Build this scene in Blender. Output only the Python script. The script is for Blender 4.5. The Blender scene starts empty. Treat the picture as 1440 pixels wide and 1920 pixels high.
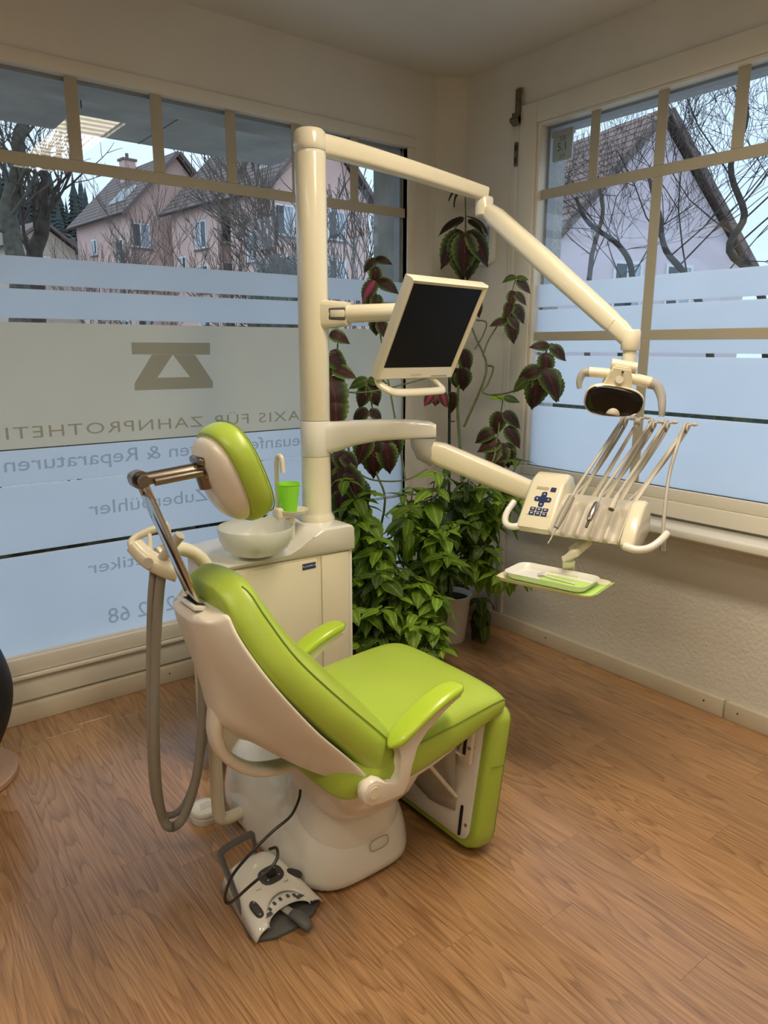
import bpy, bmesh, math, random
from mathutils import Vector, Matrix, noise as mnoise

# ------------------------------------------------------------------ camera, sky, exposure
scn = bpy.context.scene
COL = scn.collection
CAM_POS = Vector((-2.819, -3.064, 1.5))
RIGHT = Vector((.7921, -.6104, .0015)).normalized()
FWD = Vector((.5957, .7722, -.2210)).normalized()
UP = RIGHT.cross(FWD).normalized()
RIGHT = FWD.cross(UP).normalized()
F_PX = 1363.0
cam_d = bpy.data.cameras.new('camera')
cam_d.sensor_fit = 'HORIZONTAL'; cam_d.sensor_width = 36.0
cam_d.lens = 36.0 * F_PX / 1440.0
cam_d.clip_start = .05; cam_d.clip_end = 600
cam = bpy.data.objects.new('camera', cam_d); COL.objects.link(cam)
m = Matrix((RIGHT, UP, -FWD)).transposed().to_4x4(); m.translation = CAM_POS
cam.matrix_world = m
scn.camera = cam
vs = scn.view_settings
vs.view_transform = 'Standard'; vs.look = 'None'; vs.gamma = 1.0; vs.use_curve_mapping = False
vs.exposure = 0.35

world = bpy.data.worlds.new('overcast_sky'); scn.world = world
world.use_nodes = True
wn = world.node_tree.nodes; wl = world.node_tree.links
bg = wn.get('Background') or wn.new('ShaderNodeBackground')
wo = wn.get('World Output') or wn.new('ShaderNodeOutputWorld')
wl.new(bg.outputs[0], wo.inputs[0])
wt = wn.new('ShaderNodeTexCoord'); wx = wn.new('ShaderNodeTexNoise'); wr = wn.new('ShaderNodeValToRGB')
wx.inputs['Scale'].default_value = 1.6; wx.inputs['Detail'].default_value = 4
wl.new(wt.outputs['Generated'], wx.inputs['Vector']); wl.new(wx.outputs['Fac'], wr.inputs[0]); wl.new(wr.outputs[0], bg.inputs[0])
wr.color_ramp.elements[0].position = .3; wr.color_ramp.elements[0].color = (.50, .645, .86, 1)
wr.color_ramp.elements[1].position = .7; wr.color_ramp.elements[1].color = (.60, .735, .92, 1)
SKY = 1.30
bg.inputs[1].default_value = SKY
LAMP_W = 22.0
LAMP_COL = (1.0, .86, .66)

def at(px, py, D):
    """point seen at pixel (px,py) of the 1440x1920 frame, D metres along the view axis"""
    return CAM_POS + (RIGHT * ((px - 720) / F_PX) + UP * (-(py - 960) / F_PX) + FWD) * D

# ------------------------------------------------------------------ materials
def nodes(name):
    mt = bpy.data.materials.new(name); mt.use_nodes = True
    nt = mt.node_tree; nt.nodes.clear()
    out = nt.nodes.new('ShaderNodeOutputMaterial')
    return mt, nt, out

def prin(nt, color, rough=.5, metal=0, spec=.5, coat=0):
    p = nt.nodes.new('ShaderNodeBsdfPrincipled')
    if color is not None: p.inputs['Base Color'].default_value = (*color, 1)
    p.inputs['Roughness'].default_value = rough; p.inputs['Metallic'].default_value = metal
    p.inputs['Specular IOR Level'].default_value = spec
    p.inputs['Coat Weight'].default_value = coat; p.inputs['Coat Roughness'].default_value = .05
    return p

def tex(nt, kind, scale, coord='Object', mscale=None, **kw):
    tc = nt.nodes.new('ShaderNodeTexCoord')
    t = nt.nodes.new('ShaderNodeTex' + kind)
    src = tc.outputs[coord]
    if mscale:
        mp = nt.nodes.new('ShaderNodeMapping'); mp.inputs['Scale'].default_value = mscale
        nt.links.new(src, mp.inputs[0]); src = mp.outputs[0]
    nt.links.new(src, t.inputs['Vector'])
    t.inputs['Scale'].default_value = scale
    for k, v in kw.items(): t.inputs[k.replace('_', ' ')].default_value = v
    return t

def ramp(nt, src, stops):
    r = nt.nodes.new('ShaderNodeValToRGB')
    while len(r.color_ramp.elements) < len(stops): r.color_ramp.elements.new(.5)
    for e, (p, c) in zip(r.color_ramp.elements, stops):
        e.position = p; e.color = (*c, 1) if len(c) == 3 else c
    nt.links.new(src, r.inputs[0]); return r

def bump(nt, p, src, strength=.2, dist=.01):
    b = nt.nodes.new('ShaderNodeBump'); b.inputs['Strength'].default_value = strength; b.inputs['Distance'].default_value = dist
    nt.links.new(src, b.inputs['Height']); nt.links.new(b.outputs[0], p.inputs['Normal']); return b

def simple(name, color, rough=.5, metal=0, spec=.5, coat=0, var=.06, vscale=6, bscale=None, bstr=.2, bdist=.002):
    mt, nt, out = nodes(name)
    p = prin(nt, color, rough, metal, spec, coat)
    n = tex(nt, 'Noise', vscale, Detail=3)
    r = ramp(nt, n.outputs['Fac'], [(.3, tuple(c * (1 - var) for c in color)), (.7, tuple(min(1, c * (1 + var)) for c in color))])
    nt.links.new(r.outputs[0], p.inputs['Base Color'])
    if bscale:
        b = tex(nt, 'Noise', bscale, Detail=4); bump(nt, p, b.outputs['Fac'], bstr, bdist)
    nt.links.new(p.outputs[0], out.inputs[0]); return mt

M = {}
M['plaster'] = simple('smooth_wall_plaster', (.70, .67, .60), .85, var=.04, vscale=3, bscale=14, bstr=.25, bdist=.004)
M['rough_plaster'] = simple('rough_wall_plaster', (.70, .67, .60), .9, var=.03, vscale=3, bscale=55, bstr=.7, bdist=.006)
M['ceiling'] = simple('ceiling_paint', (.66, .63, .56), .9, var=.03, vscale=2, bscale=30, bstr=.1)
M['timber'] = simple('painted_window_timber', (.72, .68, .58), .45, var=.03, vscale=4, bscale=20, bstr=.05)
M['baseboard'] = simple('painted_baseboard', (.62, .55, .42), .5, var=.06, vscale=5, bscale=30, bstr=.1)
M['muntin'] = simple('beige_muntin_strip', (.42, .38, .28), .6, var=.03)
M['pebble'] = simple('pebbledash_render', (.50, .50, .49), .95, var=.12, vscale=60, bscale=130, bstr=1, bdist=.01)
M['cream'] = simple('cream_gloss_plastic', (.78, .725, .555), .22, coat=.3, var=.012)
M['white'] = simple('white_gloss_plastic', (.80, .785, .72), .10, coat=.5, var=.012)
M['warm_white'] = simple('chair_shell_plastic', (.78, .72, .62), .28, coat=.25, var=.012)
M['beige'] = simple('beige_satin_plastic', (.56, .515, .43), .45, var=.02)
M['grey'] = simple('mid_grey_plastic', (.40, .39, .36), .4, var=.03)
M['hose'] = simple('grey_hose_rubber', (.30, .275, .225), .5, var=.04)
M['hose_l'] = simple('light_grey_tubing', (.50, .47, .41), .4, var=.03)
M['dark'] = simple('charcoal_plastic', (.045, .045, .045), .45, var=.1)
M['dgrey'] = simple('dark_grey_rubber', (.10, .10, .098), .55, var=.08)
M['black'] = simple('black_cable', (.012, .012, .013), .4, var=.1)
M['alu'] = simple('grey_aluminium_frame', (.30, .31, .32), .4, var=.05)
M['slot'] = simple('slot_black', (.01, .01, .01), .7)
M['chrome'] = simple('polished_chrome', (.62, .60, .58), .12, metal=1, var=.02)
M['bronze'] = simple('smoked_metal', (.30, .26, .22), .28, metal=1, var=.05)
M['steel'] = simple('brushed_steel', (.55, .53, .5), .25, metal=1, var=.05)
M['brass'] = simple('aged_iron', (.16, .13, .09), .5, metal=.6, var=.2, vscale=40)
M['screen'] = simple('dark_screen_glass', (.004, .0045, .005), .35, spec=.12, var=.02)
M['lens'] = simple('smoked_lamp_lens', (.008, .007, .006), .06, spec=.3, coat=.1, var=.05)
M['navy'] = simple('navy_badge', (.02, .035, .12), .3)
M['bluekey'] = simple('slate_blue_keypad', (.075, .10, .16), .35)
M['lightkey'] = simple('pale_key_symbol', (.45, .50, .58), .4)
M['ink'] = simple('dark_print_ink', (.06, .055, .05), .6)
M['whiteink'] = simple('white_print_ink', (.75, .75, .73), .6)
M['logo'] = simple('grey_printed_name', (.42, .40, .34), .5)
M['pot'] = simple('white_glazed_pot', (.72, .70, .64), .3, var=.05)
M['clay'] = simple('dark_plastic_pot', (.10, .07, .05), .6)
M['soil'] = simple('potting_soil', (.03, .02, .014), .95, var=.4, vscale=60, bscale=80, bstr=1)
M['stem'] = simple('green_plant_stem', (.12, .15, .05), .5, var=.2, vscale=30)
M['woodstem'] = simple('brown_plant_stem', (.11, .075, .04), .7, var=.3, vscale=30)
M['stake'] = simple('dark_green_stake', (.012, .02, .014), .5)
M['vase'] = simple('black_ribbed_ceramic', (.012, .012, .013), .55, var=.2, vscale=30, bscale=60, bstr=.4)
M['paper'] = simple('lime_paper_liner', (.50, .74, .20), .7, var=.04)
M['tray'] = simple('white_tray_plastic', (.80, .80, .76), .3, coat=.2, var=.01)
M['lcd'] = simple('lcd_panel', (.42, .47, .45), .25)
M['lcdblue'] = simple('blue_lcd_panel', (.36, .47, .55), .25)
M['mirrorm'] = simple('mirror_metal', (.28, .26, .24), .12, metal=1)
M['darkwood'] = simple('pink_beige_wood_disc', (.46, .30, .21), .5, var=.08, vscale=20)
M['concrete'] = simple('cast_concrete', (.42, .41, .38), .85, var=.22, vscale=3.2, bscale=16, bstr=.3)
M['pink'] = simple('pink_stucco', (.66, .44, .37), .9, var=.06, vscale=.5, bscale=8, bstr=.2)
M['palepink'] = simple('pale_lilac_stucco', (.68, .58, .60), .9, var=.05, vscale=.6, bscale=8, bstr=.2)
M['fascia'] = simple('brown_fascia', (.16, .115, .10), .7)
M['shutter'] = simple('white_window_frame', (.72, .72, .70), .5)
M['brick'] = simple('tan_house_wall', (.50, .42, .32), .9, var=.15, vscale=6)
M['bark'] = simple('dark_winter_bark', (.060, .047, .038), .9, var=.4, vscale=9, bscale=20, bstr=.8)
M['bark2'] = simple('greenish_grey_bark', (.085, .08, .058), .9, var=.4, vscale=9, bscale=20, bstr=.8)
M['twig'] = simple('brown_twigs', (.12, .092, .072), .9, var=.3, vscale=9)
M['conifer'] = simple('dark_conifer_needles', (.045, .062, .058), .95, var=.4, vscale=3)
M['hill'] = simple('bare_forest_floor', (.12, .11, .10), .95, var=.4, vscale=.15)
M['ground'] = simple('pale_bounce_ground', (.46, .45, .43), .95, var=.15, vscale=.8)  # assumed pale tone, raised to bounce sky light onto the frosted film
M['hedge'] = simple('evergreen_hedge', (.035, .055, .022), .9, var=.5, vscale=8)

def m_stitch():
    M['stitch'] = simple('green_seam_thread', (.20, .29, .03), .6)
m_stitch()

def m_vinyl():
    mt, nt, out = nodes('lime_green_vinyl')
    p = prin(nt, (.40, .54, .07), .36, spec=.45)
    n = tex(nt, 'Noise', 5, Detail=3)
    r = ramp(nt, n.outputs['Fac'], [(.3, (.375, .515, .060)), (.7, (.415, .560, .070))])
    nt.links.new(r.outputs[0], p.inputs['Base Color'])
    v = tex(nt, 'Voronoi', 420); n2 = tex(nt, 'Noise', 16, mscale=(1, .25, 1), Detail=3)
    ad = nt.nodes.new('ShaderNodeMath'); ad.operation = 'MULTIPLY_ADD'; ad.inputs[1].default_value = .05
    nt.links.new(v.outputs['Distance'], ad.inputs[0]); nt.links.new(n2.outputs['Fac'], ad.inputs[2])
    bump(nt, p, ad.outputs[0], .22, .006)
    nt.links.new(p.outputs[0], out.inputs[0]); M['vinyl'] = mt
m_vinyl()
M['armgreen'] = simple('lime_green_armrest_skin', (.45, .63, .045), .28, coat=.2, var=.02)

def m_floor():
    mt, nt, out = nodes('oak_laminate_strip')
    tc = nt.nodes.new('ShaderNodeTexCoord'); oi = nt.nodes.new('ShaderNodeObjectInfo')
    mp = nt.nodes.new('ShaderNodeVectorMath'); mp.operation = 'MULTIPLY'; mp.inputs[1].default_value = (1, .11, 1)
    off = nt.nodes.new('ShaderNodeVectorMath'); off.operation = 'SCALE'; off.inputs[0].default_value = (37, 91, 13)
    nt.links.new(oi.outputs['Random'], off.inputs['Scale'])
    add = nt.nodes.new('ShaderNodeVectorMath'); add.operation = 'ADD'
    nt.links.new(tc.outputs['Object'], mp.inputs[0]); nt.links.new(mp.outputs[0], add.inputs[0]); nt.links.new(off.outputs[0], add.inputs[1])
    # cathedral figure
    n1 = nt.nodes.new('ShaderNodeTexNoise'); n1.inputs['Scale'].default_value = 7; n1.inputs['Detail'].default_value = 2
    nt.links.new(add.outputs[0], n1.inputs['Vector'])
    mul = nt.nodes.new('ShaderNodeMath'); mul.operation = 'MULTIPLY'; mul.inputs[1].default_value = 19
    fr = nt.nodes.new('ShaderNodeMath'); fr.operation = 'FRACT'
    nt.links.new(n1.outputs['Fac'], mul.inputs[0]); nt.links.new(mul.outputs[0], fr.inputs[0])
    rings = ramp(nt, fr.outputs[0], [(0, (1, 1, 1)), (.35, (.9, .9, .9)), (.75, (.5, .5, .5)), (.9, (.1, .1, .1)), (1, (.9, .9, .9))])
    # pores
    m2 = nt.nodes.new('ShaderNodeVectorMath'); m2.operation = 'MULTIPLY'; m2.inputs[1].default_value = (1, .22, 1)
    nt.links.new(add.outputs[0], m2.inputs[0])
    n2 = nt.nodes.new('ShaderNodeTexNoise'); n2.inputs['Scale'].default_value = 260; n2.inputs['Detail'].default_value = 2
    nt.links.new(m2.outputs[0], n2.inputs['Vector'])
    pores = ramp(nt, n2.outputs['Fac'], [(.35, (0, 0, 0)), (.62, (1, 1, 1))])
    c1 = nt.nodes.new('ShaderNodeMix'); c1.data_type = 'RGBA'
    c1.inputs['A'].default_value = (.20, .092, .034, 1); c1.inputs['B'].default_value = (.49, .275, .128, 1)
    g = nt.nodes.new('ShaderNodeMath'); g.operation = 'MULTIPLY_ADD'; g.inputs[1].default_value = .55
    h = nt.nodes.new('ShaderNodeMath'); h.operation = 'MULTIPLY'; h.inputs[1].default_value = .45
    nt.links.new(pores.outputs[0], h.inputs[0]); nt.links.new(rings.outputs[0], g.inputs[0]); nt.links.new(h.outputs[0], g.inputs[2])
    nt.links.new(g.outputs[0], c1.inputs['Factor'])
    # board-to-board tone
    hs = nt.nodes.new('ShaderNodeHueSaturation')
    tr = nt.nodes.new('ShaderNodeMapRange'); tr.inputs['To Min'].default_value = .88; tr.inputs['To Max'].default_value = 1.10
    nt.links.new(oi.outputs['Random'], tr.inputs['Value']); nt.links.new(tr.outputs[0], hs.inputs['Value'])
    nt.links.new(c1.outputs['Result'], hs.inputs['Color'])
    p = prin(nt, None, .30, spec=.7, coat=.7); p.inputs['Coat Roughness'].default_value = .20
    nt.links.new(hs.outputs[0], p.inputs['Base Color'])
    bump(nt, p, g.outputs[0], .05, .001)
    nt.links.new(p.outputs[0], out.inputs[0]); M['floor'] = mt
m_floor()

def m_glass():
    mt, nt, out = nodes('window_glass')
    t = nt.nodes.new('ShaderNodeBsdfTransparent'); t.inputs[0].default_value = (.95, .97, .97, 1)
    gl = nt.nodes.new('ShaderNodeBsdfGlossy'); gl.inputs['Roughness'].default_value = .0
    fr = nt.nodes.new('ShaderNodeFresnel'); fr.inputs['IOR'].default_value = 1.45
    geo = nt.nodes.new('ShaderNodeNewGeometry'); mr = nt.nodes.new('ShaderNodeMapRange'); mr.inputs['To Min'].default_value = 1.45; mr.inputs['To Max'].default_value = 1 / 1.45
    nt.links.new(geo.outputs['Backfacing'], mr.inputs['Value']); nt.links.new(mr.outputs[0], fr.inputs['IOR'])   # thin pane: no total reflection at the far face
    mx = nt.nodes.new('ShaderNodeMixShader')
    nt.links.new(fr.outputs[0], mx.inputs[0]); nt.links.new(t.outputs[0], mx.inputs[1]); nt.links.new(gl.outputs[0], mx.inputs[2])
    nt.links.new(mx.outputs[0], out.inputs[0]); M['glass'] = mt
m_glass()

def m_film(key, name, trans, diff, fac):
    mt, nt, out = nodes(name)
    a = nt.nodes.new('ShaderNodeBsdfTranslucent'); a.inputs[0].default_value = (*trans, 1)
    b = nt.nodes.new('ShaderNodeBsdfDiffuse'); b.inputs[0].default_value = (*diff, 1)
    n = tex(nt, 'Noise', 3, Detail=2)
    r = ramp(nt, n.outputs['Fac'], [(.3, tuple(c * .97 for c in trans)), (.7, trans)])
    nt.links.new(r.outputs[0], a.inputs[0])
    mx = nt.nodes.new('ShaderNodeMixShader'); mx.inputs[0].default_value = fac
    nt.links.new(a.outputs[0], mx.inputs[1]); nt.links.new(b.outputs[0], mx.inputs[2])
    nt.links.new(mx.outputs[0], out.inputs[0]); M[key] = mt
m_film('film', 'frosted_window_film', (.97, .98, .99), (.5, .52, .54), .06)
m_film('film_grey', 'beige_grey_window_film', (.97, .93, .82), (.68, .65, .58), .22)
m_film('letter', 'film_letter_grey', (.66, .68, .70), (.35, .35, .35), .15)
m_film('letter_dark', 'film_letter_taupe', (.68, .62, .50), (.42, .39, .32), .25)
m_film('cup', 'translucent_green_plastic', (.62, .98, .18), (.48, .92, .12), .5)
m_film('bagfilm', 'milky_plastic_cover', (.7, .68, .62), (.62, .58, .50), .6)

def m_bowl():
    mt, nt, out = nodes('frosted_bowl_glass')
    t = nt.nodes.new('ShaderNodeBsdfTransparent'); t.inputs[0].default_value = (.9, .92, .88, 1)
    n = tex(nt, 'Noise', 4); p = prin(nt, (.80, .80, .74), .25)
    r = ramp(nt, n.outputs['Fac'], [(.3, (.78, .78, .72)), (.7, (.84, .84, .78))]); nt.links.new(r.outputs[0], p.inputs['Base Color'])
    mx = nt.nodes.new('ShaderNodeMixShader'); mx.inputs[0].default_value = .52
    nt.links.new(t.outputs[0], mx.inputs[1]); nt.links.new(p.outputs[0], mx.inputs[2]); nt.links.new(mx.outputs[0], out.inputs[0]); M['bowl'] = mt
m_bowl()

def m_leaf(key, name, stops, rough=.42):
    mt, nt, out = nodes(name)
    at_ = nt.nodes.new('ShaderNodeAttribute'); at_.attribute_name = 'edge'
    n = tex(nt, 'Noise', 7, coord='Object', Detail=3)
    sub = nt.nodes.new('ShaderNodeMath'); sub.operation = 'MULTIPLY_ADD'; sub.inputs[1].default_value = .35
    nt.links.new(n.outputs['Fac'], sub.inputs[0])
    ad = nt.nodes.new('ShaderNodeMath'); ad.operation = 'SUBTRACT'; ad.inputs[1].default_value = .175
    nt.links.new(at_.outputs['Fac'], ad.inputs[0]); nt.links.new(ad.outputs[0], sub.inputs[2])
    r = ramp(nt, sub.outputs[0], stops)
    oi = nt.nodes.new('ShaderNodeObjectInfo'); hs = nt.nodes.new('ShaderNodeHueSaturation')
    tr = nt.nodes.new('ShaderNodeMapRange'); tr.inputs['To Min'].default_value = .75; tr.inputs['To Max'].default_value = 1.3
    nt.links.new(oi.outputs['Random'], tr.inputs['Value']); nt.links.new(tr.outputs[0], hs.inputs['Value']); nt.links.new(r.outputs[0], hs.inputs['Color'])
    p = prin(nt, None, rough, spec=.4); nt.links.new(hs.outputs[0], p.inputs['Base Color'])
    w = tex(nt, 'Wave', 9, coord='Object', Distortion=3, Detail=2); bump(nt, p, w.outputs['Fac'], .25, .01)
    tl = nt.nodes.new('ShaderNodeBsdfTranslucent'); nt.links.new(hs.outputs[0], tl.inputs[0])
    mx = nt.nodes.new('ShaderNodeMixShader'); mx.inputs[0].default_value = .3
    nt.links.new(p.outputs[0], mx.inputs[1]); nt.links.new(tl.outputs[0], mx.inputs[2]); nt.links.new(mx.outputs[0], out.inputs[0]); M[key] = mt
m_leaf('leaf_dark', 'maroon_coleus_leaf', [(0, (.17, .035, .045)), (.07, (.050, .012, .013)), (.42, (.036, .017, .012)), (.68, (.050, .075, .018)), (1, (.17, .25, .05))])
m_leaf('leaf_pink', 'pink_coleus_leaf', [(0, (.55, .10, .20)), (.3, (.36, .05, .13)), (.6, (.08, .03, .03)), (.8, (.09, .14, .03)), (1, (.22, .32, .06))])
m_leaf('leaf_green', 'bright_green_coleus_leaf', [(0, (.48, .56, .12)), (.12, (.21, .36, .03)), (.6, (.15, .28, .02)), (1, (.26, .44, .04))])
m_leaf('leaf_mid', 'deep_green_coleus_leaf', [(0, (.22, .28, .06)), (.12, (.075, .13, .018)), (.6, (.055, .10, .014)), (1, (.11, .20, .03))])

def m_roof(key, name, c0, c1, s):
    mt, nt, out = nodes(name)
    p = prin(nt, None, .85)
    tc = nt.nodes.new('ShaderNodeTexCoord')
    sx = nt.nodes.new('ShaderNodeSeparateXYZ'); nt.links.new(tc.outputs['UV'], sx.inputs[0])
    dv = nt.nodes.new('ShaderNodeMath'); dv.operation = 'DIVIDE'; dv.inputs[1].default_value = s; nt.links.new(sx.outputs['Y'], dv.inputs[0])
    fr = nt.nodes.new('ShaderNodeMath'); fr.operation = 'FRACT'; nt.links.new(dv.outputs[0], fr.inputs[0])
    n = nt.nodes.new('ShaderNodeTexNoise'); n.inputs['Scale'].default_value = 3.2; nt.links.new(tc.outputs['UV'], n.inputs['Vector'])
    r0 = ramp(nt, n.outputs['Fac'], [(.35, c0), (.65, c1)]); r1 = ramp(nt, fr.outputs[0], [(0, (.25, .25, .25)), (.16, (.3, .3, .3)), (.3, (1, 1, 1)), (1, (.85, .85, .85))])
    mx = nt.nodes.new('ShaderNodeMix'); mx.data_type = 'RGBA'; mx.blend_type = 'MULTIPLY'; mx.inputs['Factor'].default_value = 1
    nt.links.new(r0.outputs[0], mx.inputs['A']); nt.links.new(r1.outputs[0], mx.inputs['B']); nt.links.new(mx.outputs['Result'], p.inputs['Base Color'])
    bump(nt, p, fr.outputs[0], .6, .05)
    nt.links.new(p.outputs[0], out.inputs[0]); M[key] = mt
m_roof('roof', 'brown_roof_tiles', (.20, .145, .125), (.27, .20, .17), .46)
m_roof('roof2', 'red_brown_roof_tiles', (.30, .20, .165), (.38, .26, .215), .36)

# ------------------------------------------------------------------ mesh helpers
def bm_():
    return bmesh.new()

def add_box(bm, lo, hi, bev=0, seg=2, mat=None):
    lo = Vector(lo); hi = Vector(hi)
    r = bmesh.ops.create_cube(bm, size=1)
    vs_ = r['verts']
    c = (lo + hi) / 2; s = hi - lo
    for v in vs_: v.co = Vector((v.co.x * s.x, v.co.y * s.y, v.co.z * s.z)) + c
    if bev:
        es = {e for v in vs_ for e in v.link_edges}
        rr = bmesh.ops.bevel(bm, geom=list(es), offset=bev, segments=seg, profile=.5, affect='EDGES', clamp_overlap=True)
        vs_ = list({v for f in rr['faces'] for v in f.verts} | {v for v in vs_ if v.is_valid})
    if mat is not None:
        for v in vs_: v.co = mat @ v.co
    return vs_

def ring(bm, pts): return [bm.verts.new(p) for p in pts]

def loft(bm, rings, cap=True, closed=True):
    vr = [ring(bm, r) for r in rings]
    n = len(vr[0])
    for a, b in zip(vr, vr[1:]):
        for i in range(n if closed else n - 1):
            j = (i + 1) % n
            bm.faces.new((a[i], a[j], b[j], b[i]))
    if cap and closed:
        bm.faces.new(list(reversed(vr[0]))); bm.faces.new(vr[-1])
    return vr

def frame_of(t, up=Vector((0, 0, 1))):
    t = t.normalized()
    if abs(t.dot(up)) > .98: up = Vector((1, 0, 0)) if abs(t.x) < .9 else Vector((0, 1, 0))
    a = up.cross(t).normalized(); b = t.cross(a).normalized()
    return a, b

def catmull(pts, n):
    pts = [Vector(p) for p in pts]
    P = [pts[0] * 2 - pts[1]] + pts + [pts[-1] * 2 - pts[-2]]
    out = []
    for i in range(1, len(P) - 2):
        for k in range(n):
            t = k / n
            p0, p1, p2, p3 = P[i - 1:i + 3]
            out.append(.5 * ((2 * p1) + (p2 - p0) * t + (2 * p0 - 5 * p1 + 4 * p2 - p3) * t * t + (3 * p1 - p0 - 3 * p2 + p3) * t ** 3))
    out.append(pts[-1]); return out

def tube(bm, pts, r, seg=12, ell=(1, 1), up=None, cap=True, rib=0, power=1):
    pts = [Vector(p) for p in pts]
    n = len(pts)
    rs = r if isinstance(r, (list, tuple)) else [r] * n
    if len(rs) != n: rs = [rs[0] + (rs[-1] - rs[0]) * i / (n - 1) for i in range(n)]
    a = None; rings = []
    for i, p in enumerate(pts):
        t = (pts[min(i + 1, n - 1)] - pts[max(i - 1, 0)])
        if t.length < 1e-9: t = Vector((0, 0, 1))
        t.normalize()
        if up is not None:
            a, b = frame_of(t, Vector(up))
        elif a is None: a, b = frame_of(t)
        else:
            a = (a - t * a.dot(t)).normalized(); b = t.cross(a)
        rr = rs[i] * (1 + (rib if i % 2 else 0))
        ringp = []
        for k in range(seg):
            th = 2 * math.pi * k / seg
            c, s = math.cos(th), math.sin(th)
            if power != 1:
                c = math.copysign(abs(c) ** power, c); s = math.copysign(abs(s) ** power, s)
            ringp.append(p + a * (rr * ell[0] * c) + b * (rr * ell[1] * s))
        rings.append(ringp)
    loft(bm, rings, cap)

def cyl(bm, p0, p1, r0, r1=None, seg=24): tube(bm, [p0, p1], [r0, r0 if r1 is None else r1], seg)

def lathe(bm, prof, c=(0, 0, 0), seg=32, mat=None, cap=True):
    c = Vector(c); rings = []
    for r, z in prof:
        pts = [Vector((r * math.cos(2 * math.pi * k / seg), r * math.sin(2 * math.pi * k / seg), z)) for k in range(seg)]
        rings.append([(mat @ p if mat else p) + c for p in pts])
    loft(bm, rings, cap)

def prism(bm, poly, axis, lo, hi, bev=0, seg=2, mat=None):
    """extrude a 2-D polygon; axis 'x','y','z' = extrusion axis, poly in the other two"""
    def P(u, v, w):
        return Vector({'x': (w, u, v), 'y': (u, w, v), 'z': (u, v, w)}[axis])
    a = [bm.verts.new(P(u, v, lo)) for u, v in poly]; b = [bm.verts.new(P(u, v, hi)) for u, v in poly]
    n = len(poly); fs = []
    for i in range(n):
        j = (i + 1) % n; fs.append(bm.faces.new((a[i], a[j], b[j], b[i])))
    f0 = bm.faces.new(list(reversed(a))); f1 = bm.faces.new(b)
    vs_ = a + b
    if bev:
        es = list(f0.edges) + list(f1.edges)
        rr = bmesh.ops.bevel(bm, geom=es, offset=bev, segments=seg, profile=.5, affect='EDGES', clamp_overlap=True)
        vs_ = list({v for v in bm.verts if v.is_valid and v in vs_} | {v for f in rr['faces'] for v in f.verts})
    if mat is not None:
        for v in set(vs_):
            if v.is_valid: v.co = mat @ v.co

def ball(bm, c, r, seg=16, mat=None):
    r = Vector(r) if not isinstance(r, (int, float)) else Vector((r, r, r))
    q = bmesh.ops.create_uvsphere(bm, u_segments=seg, v_segments=seg // 2, radius=1)
    for v in q['verts']:
        p = Vector((v.co.x * r.x, v.co.y * r.y, v.co.z * r.z))
        v.co = (mat @ p if mat else p) + Vector(c)

def rrect(w, h, r, n=5, cx=0, cy=0):
    pts = []
    for (sx, sy, a0) in ((1, 1, 0), (-1, 1, 90), (-1, -1, 180), (1, -1, 270)):
        for k in range(n + 1):
            a = math.radians(a0 + 90 * k / n)
            pts.append((cx + sx * (w / 2 - r) + r * math.cos(a), cy + sy * (h / 2 - r) + r * math.sin(a)))
    return pts

def mesh_of(name, bm, mat, angle=35):
    bmesh.ops.recalc_face_normals(bm, faces=bm.faces[:])
    me = bpy.data.meshes.new(name); bm.to_mesh(me); bm.free()
    for p in me.polygons: p.use_smooth = True
    me.set_sharp_from_angle(angle=math.radians(angle))
    me.materials.append(mat); return me

def obj(name, bm, mat, parent=None, angle=35, sub=0, solid=0, label=None):
    me = mesh_of(name, bm, M[mat] if isinstance(mat, str) else mat, angle)
    o = bpy.data.objects.new(name, me); COL.objects.link(o)
    if parent is not None: o.parent = parent
    if solid:
        md = o.modifiers.new('thickness', 'SOLIDIFY'); md.thickness = solid; md.offset = 0
    if sub:
        md = o.modifiers.new('smooth', 'SUBSURF'); md.levels = sub; md.render_levels = sub
    if label: o['label'] = label
    return o

def tag(o, label, cat=None, group=None, kind=None):
    o['label'] = label
    if cat: o['category'] = cat
    if group: o['group'] = group
    if kind: o['kind'] = kind
    return o

def thing(name, label, cat, loc=(0, 0, 0), rot=None, group=None):
    o = bpy.data.objects.new(name, None); COL.objects.link(o)
    o.empty_display_size = .05
    if rot is not None:
        mm = rot.to_4x4() if isinstance(rot, Matrix) else Matrix.Rotation(rot, 4, 'Z')
        mm.translation = Vector(loc); o.matrix_world = mm
    else: o.location = loc
    return tag(o, label, cat, group)

def struct(name, bm, mat, label=None, parent=None, angle=35):
    o = obj(name, bm, mat, parent, angle)
    if parent is None: o['kind'] = 'structure'
    if label: o['label'] = label
    return o

def inst(me, name, parent, mw):
    o = bpy.data.objects.new(name, me); COL.objects.link(o)
    o.parent = parent; o.matrix_basis = mw
    return o

def text_mesh(s, size, extrude=0, align='CENTER', spacing=1.0):
    cu = bpy.data.curves.new('txt', 'FONT'); cu.body = s; cu.size = size; cu.extrude = extrude
    cu.align_x = align; cu.space_character = spacing; cu.resolution_u = 3
    o = bpy.data.objects.new('txt', cu); COL.objects.link(o)
    dg = bpy.context.evaluated_depsgraph_get(); dg.update()
    me = bpy.data.meshes.new_from_object(o.evaluated_get(dg))
    bpy.data.objects.remove(o); bpy.data.curves.remove(cu)
    return me

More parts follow.
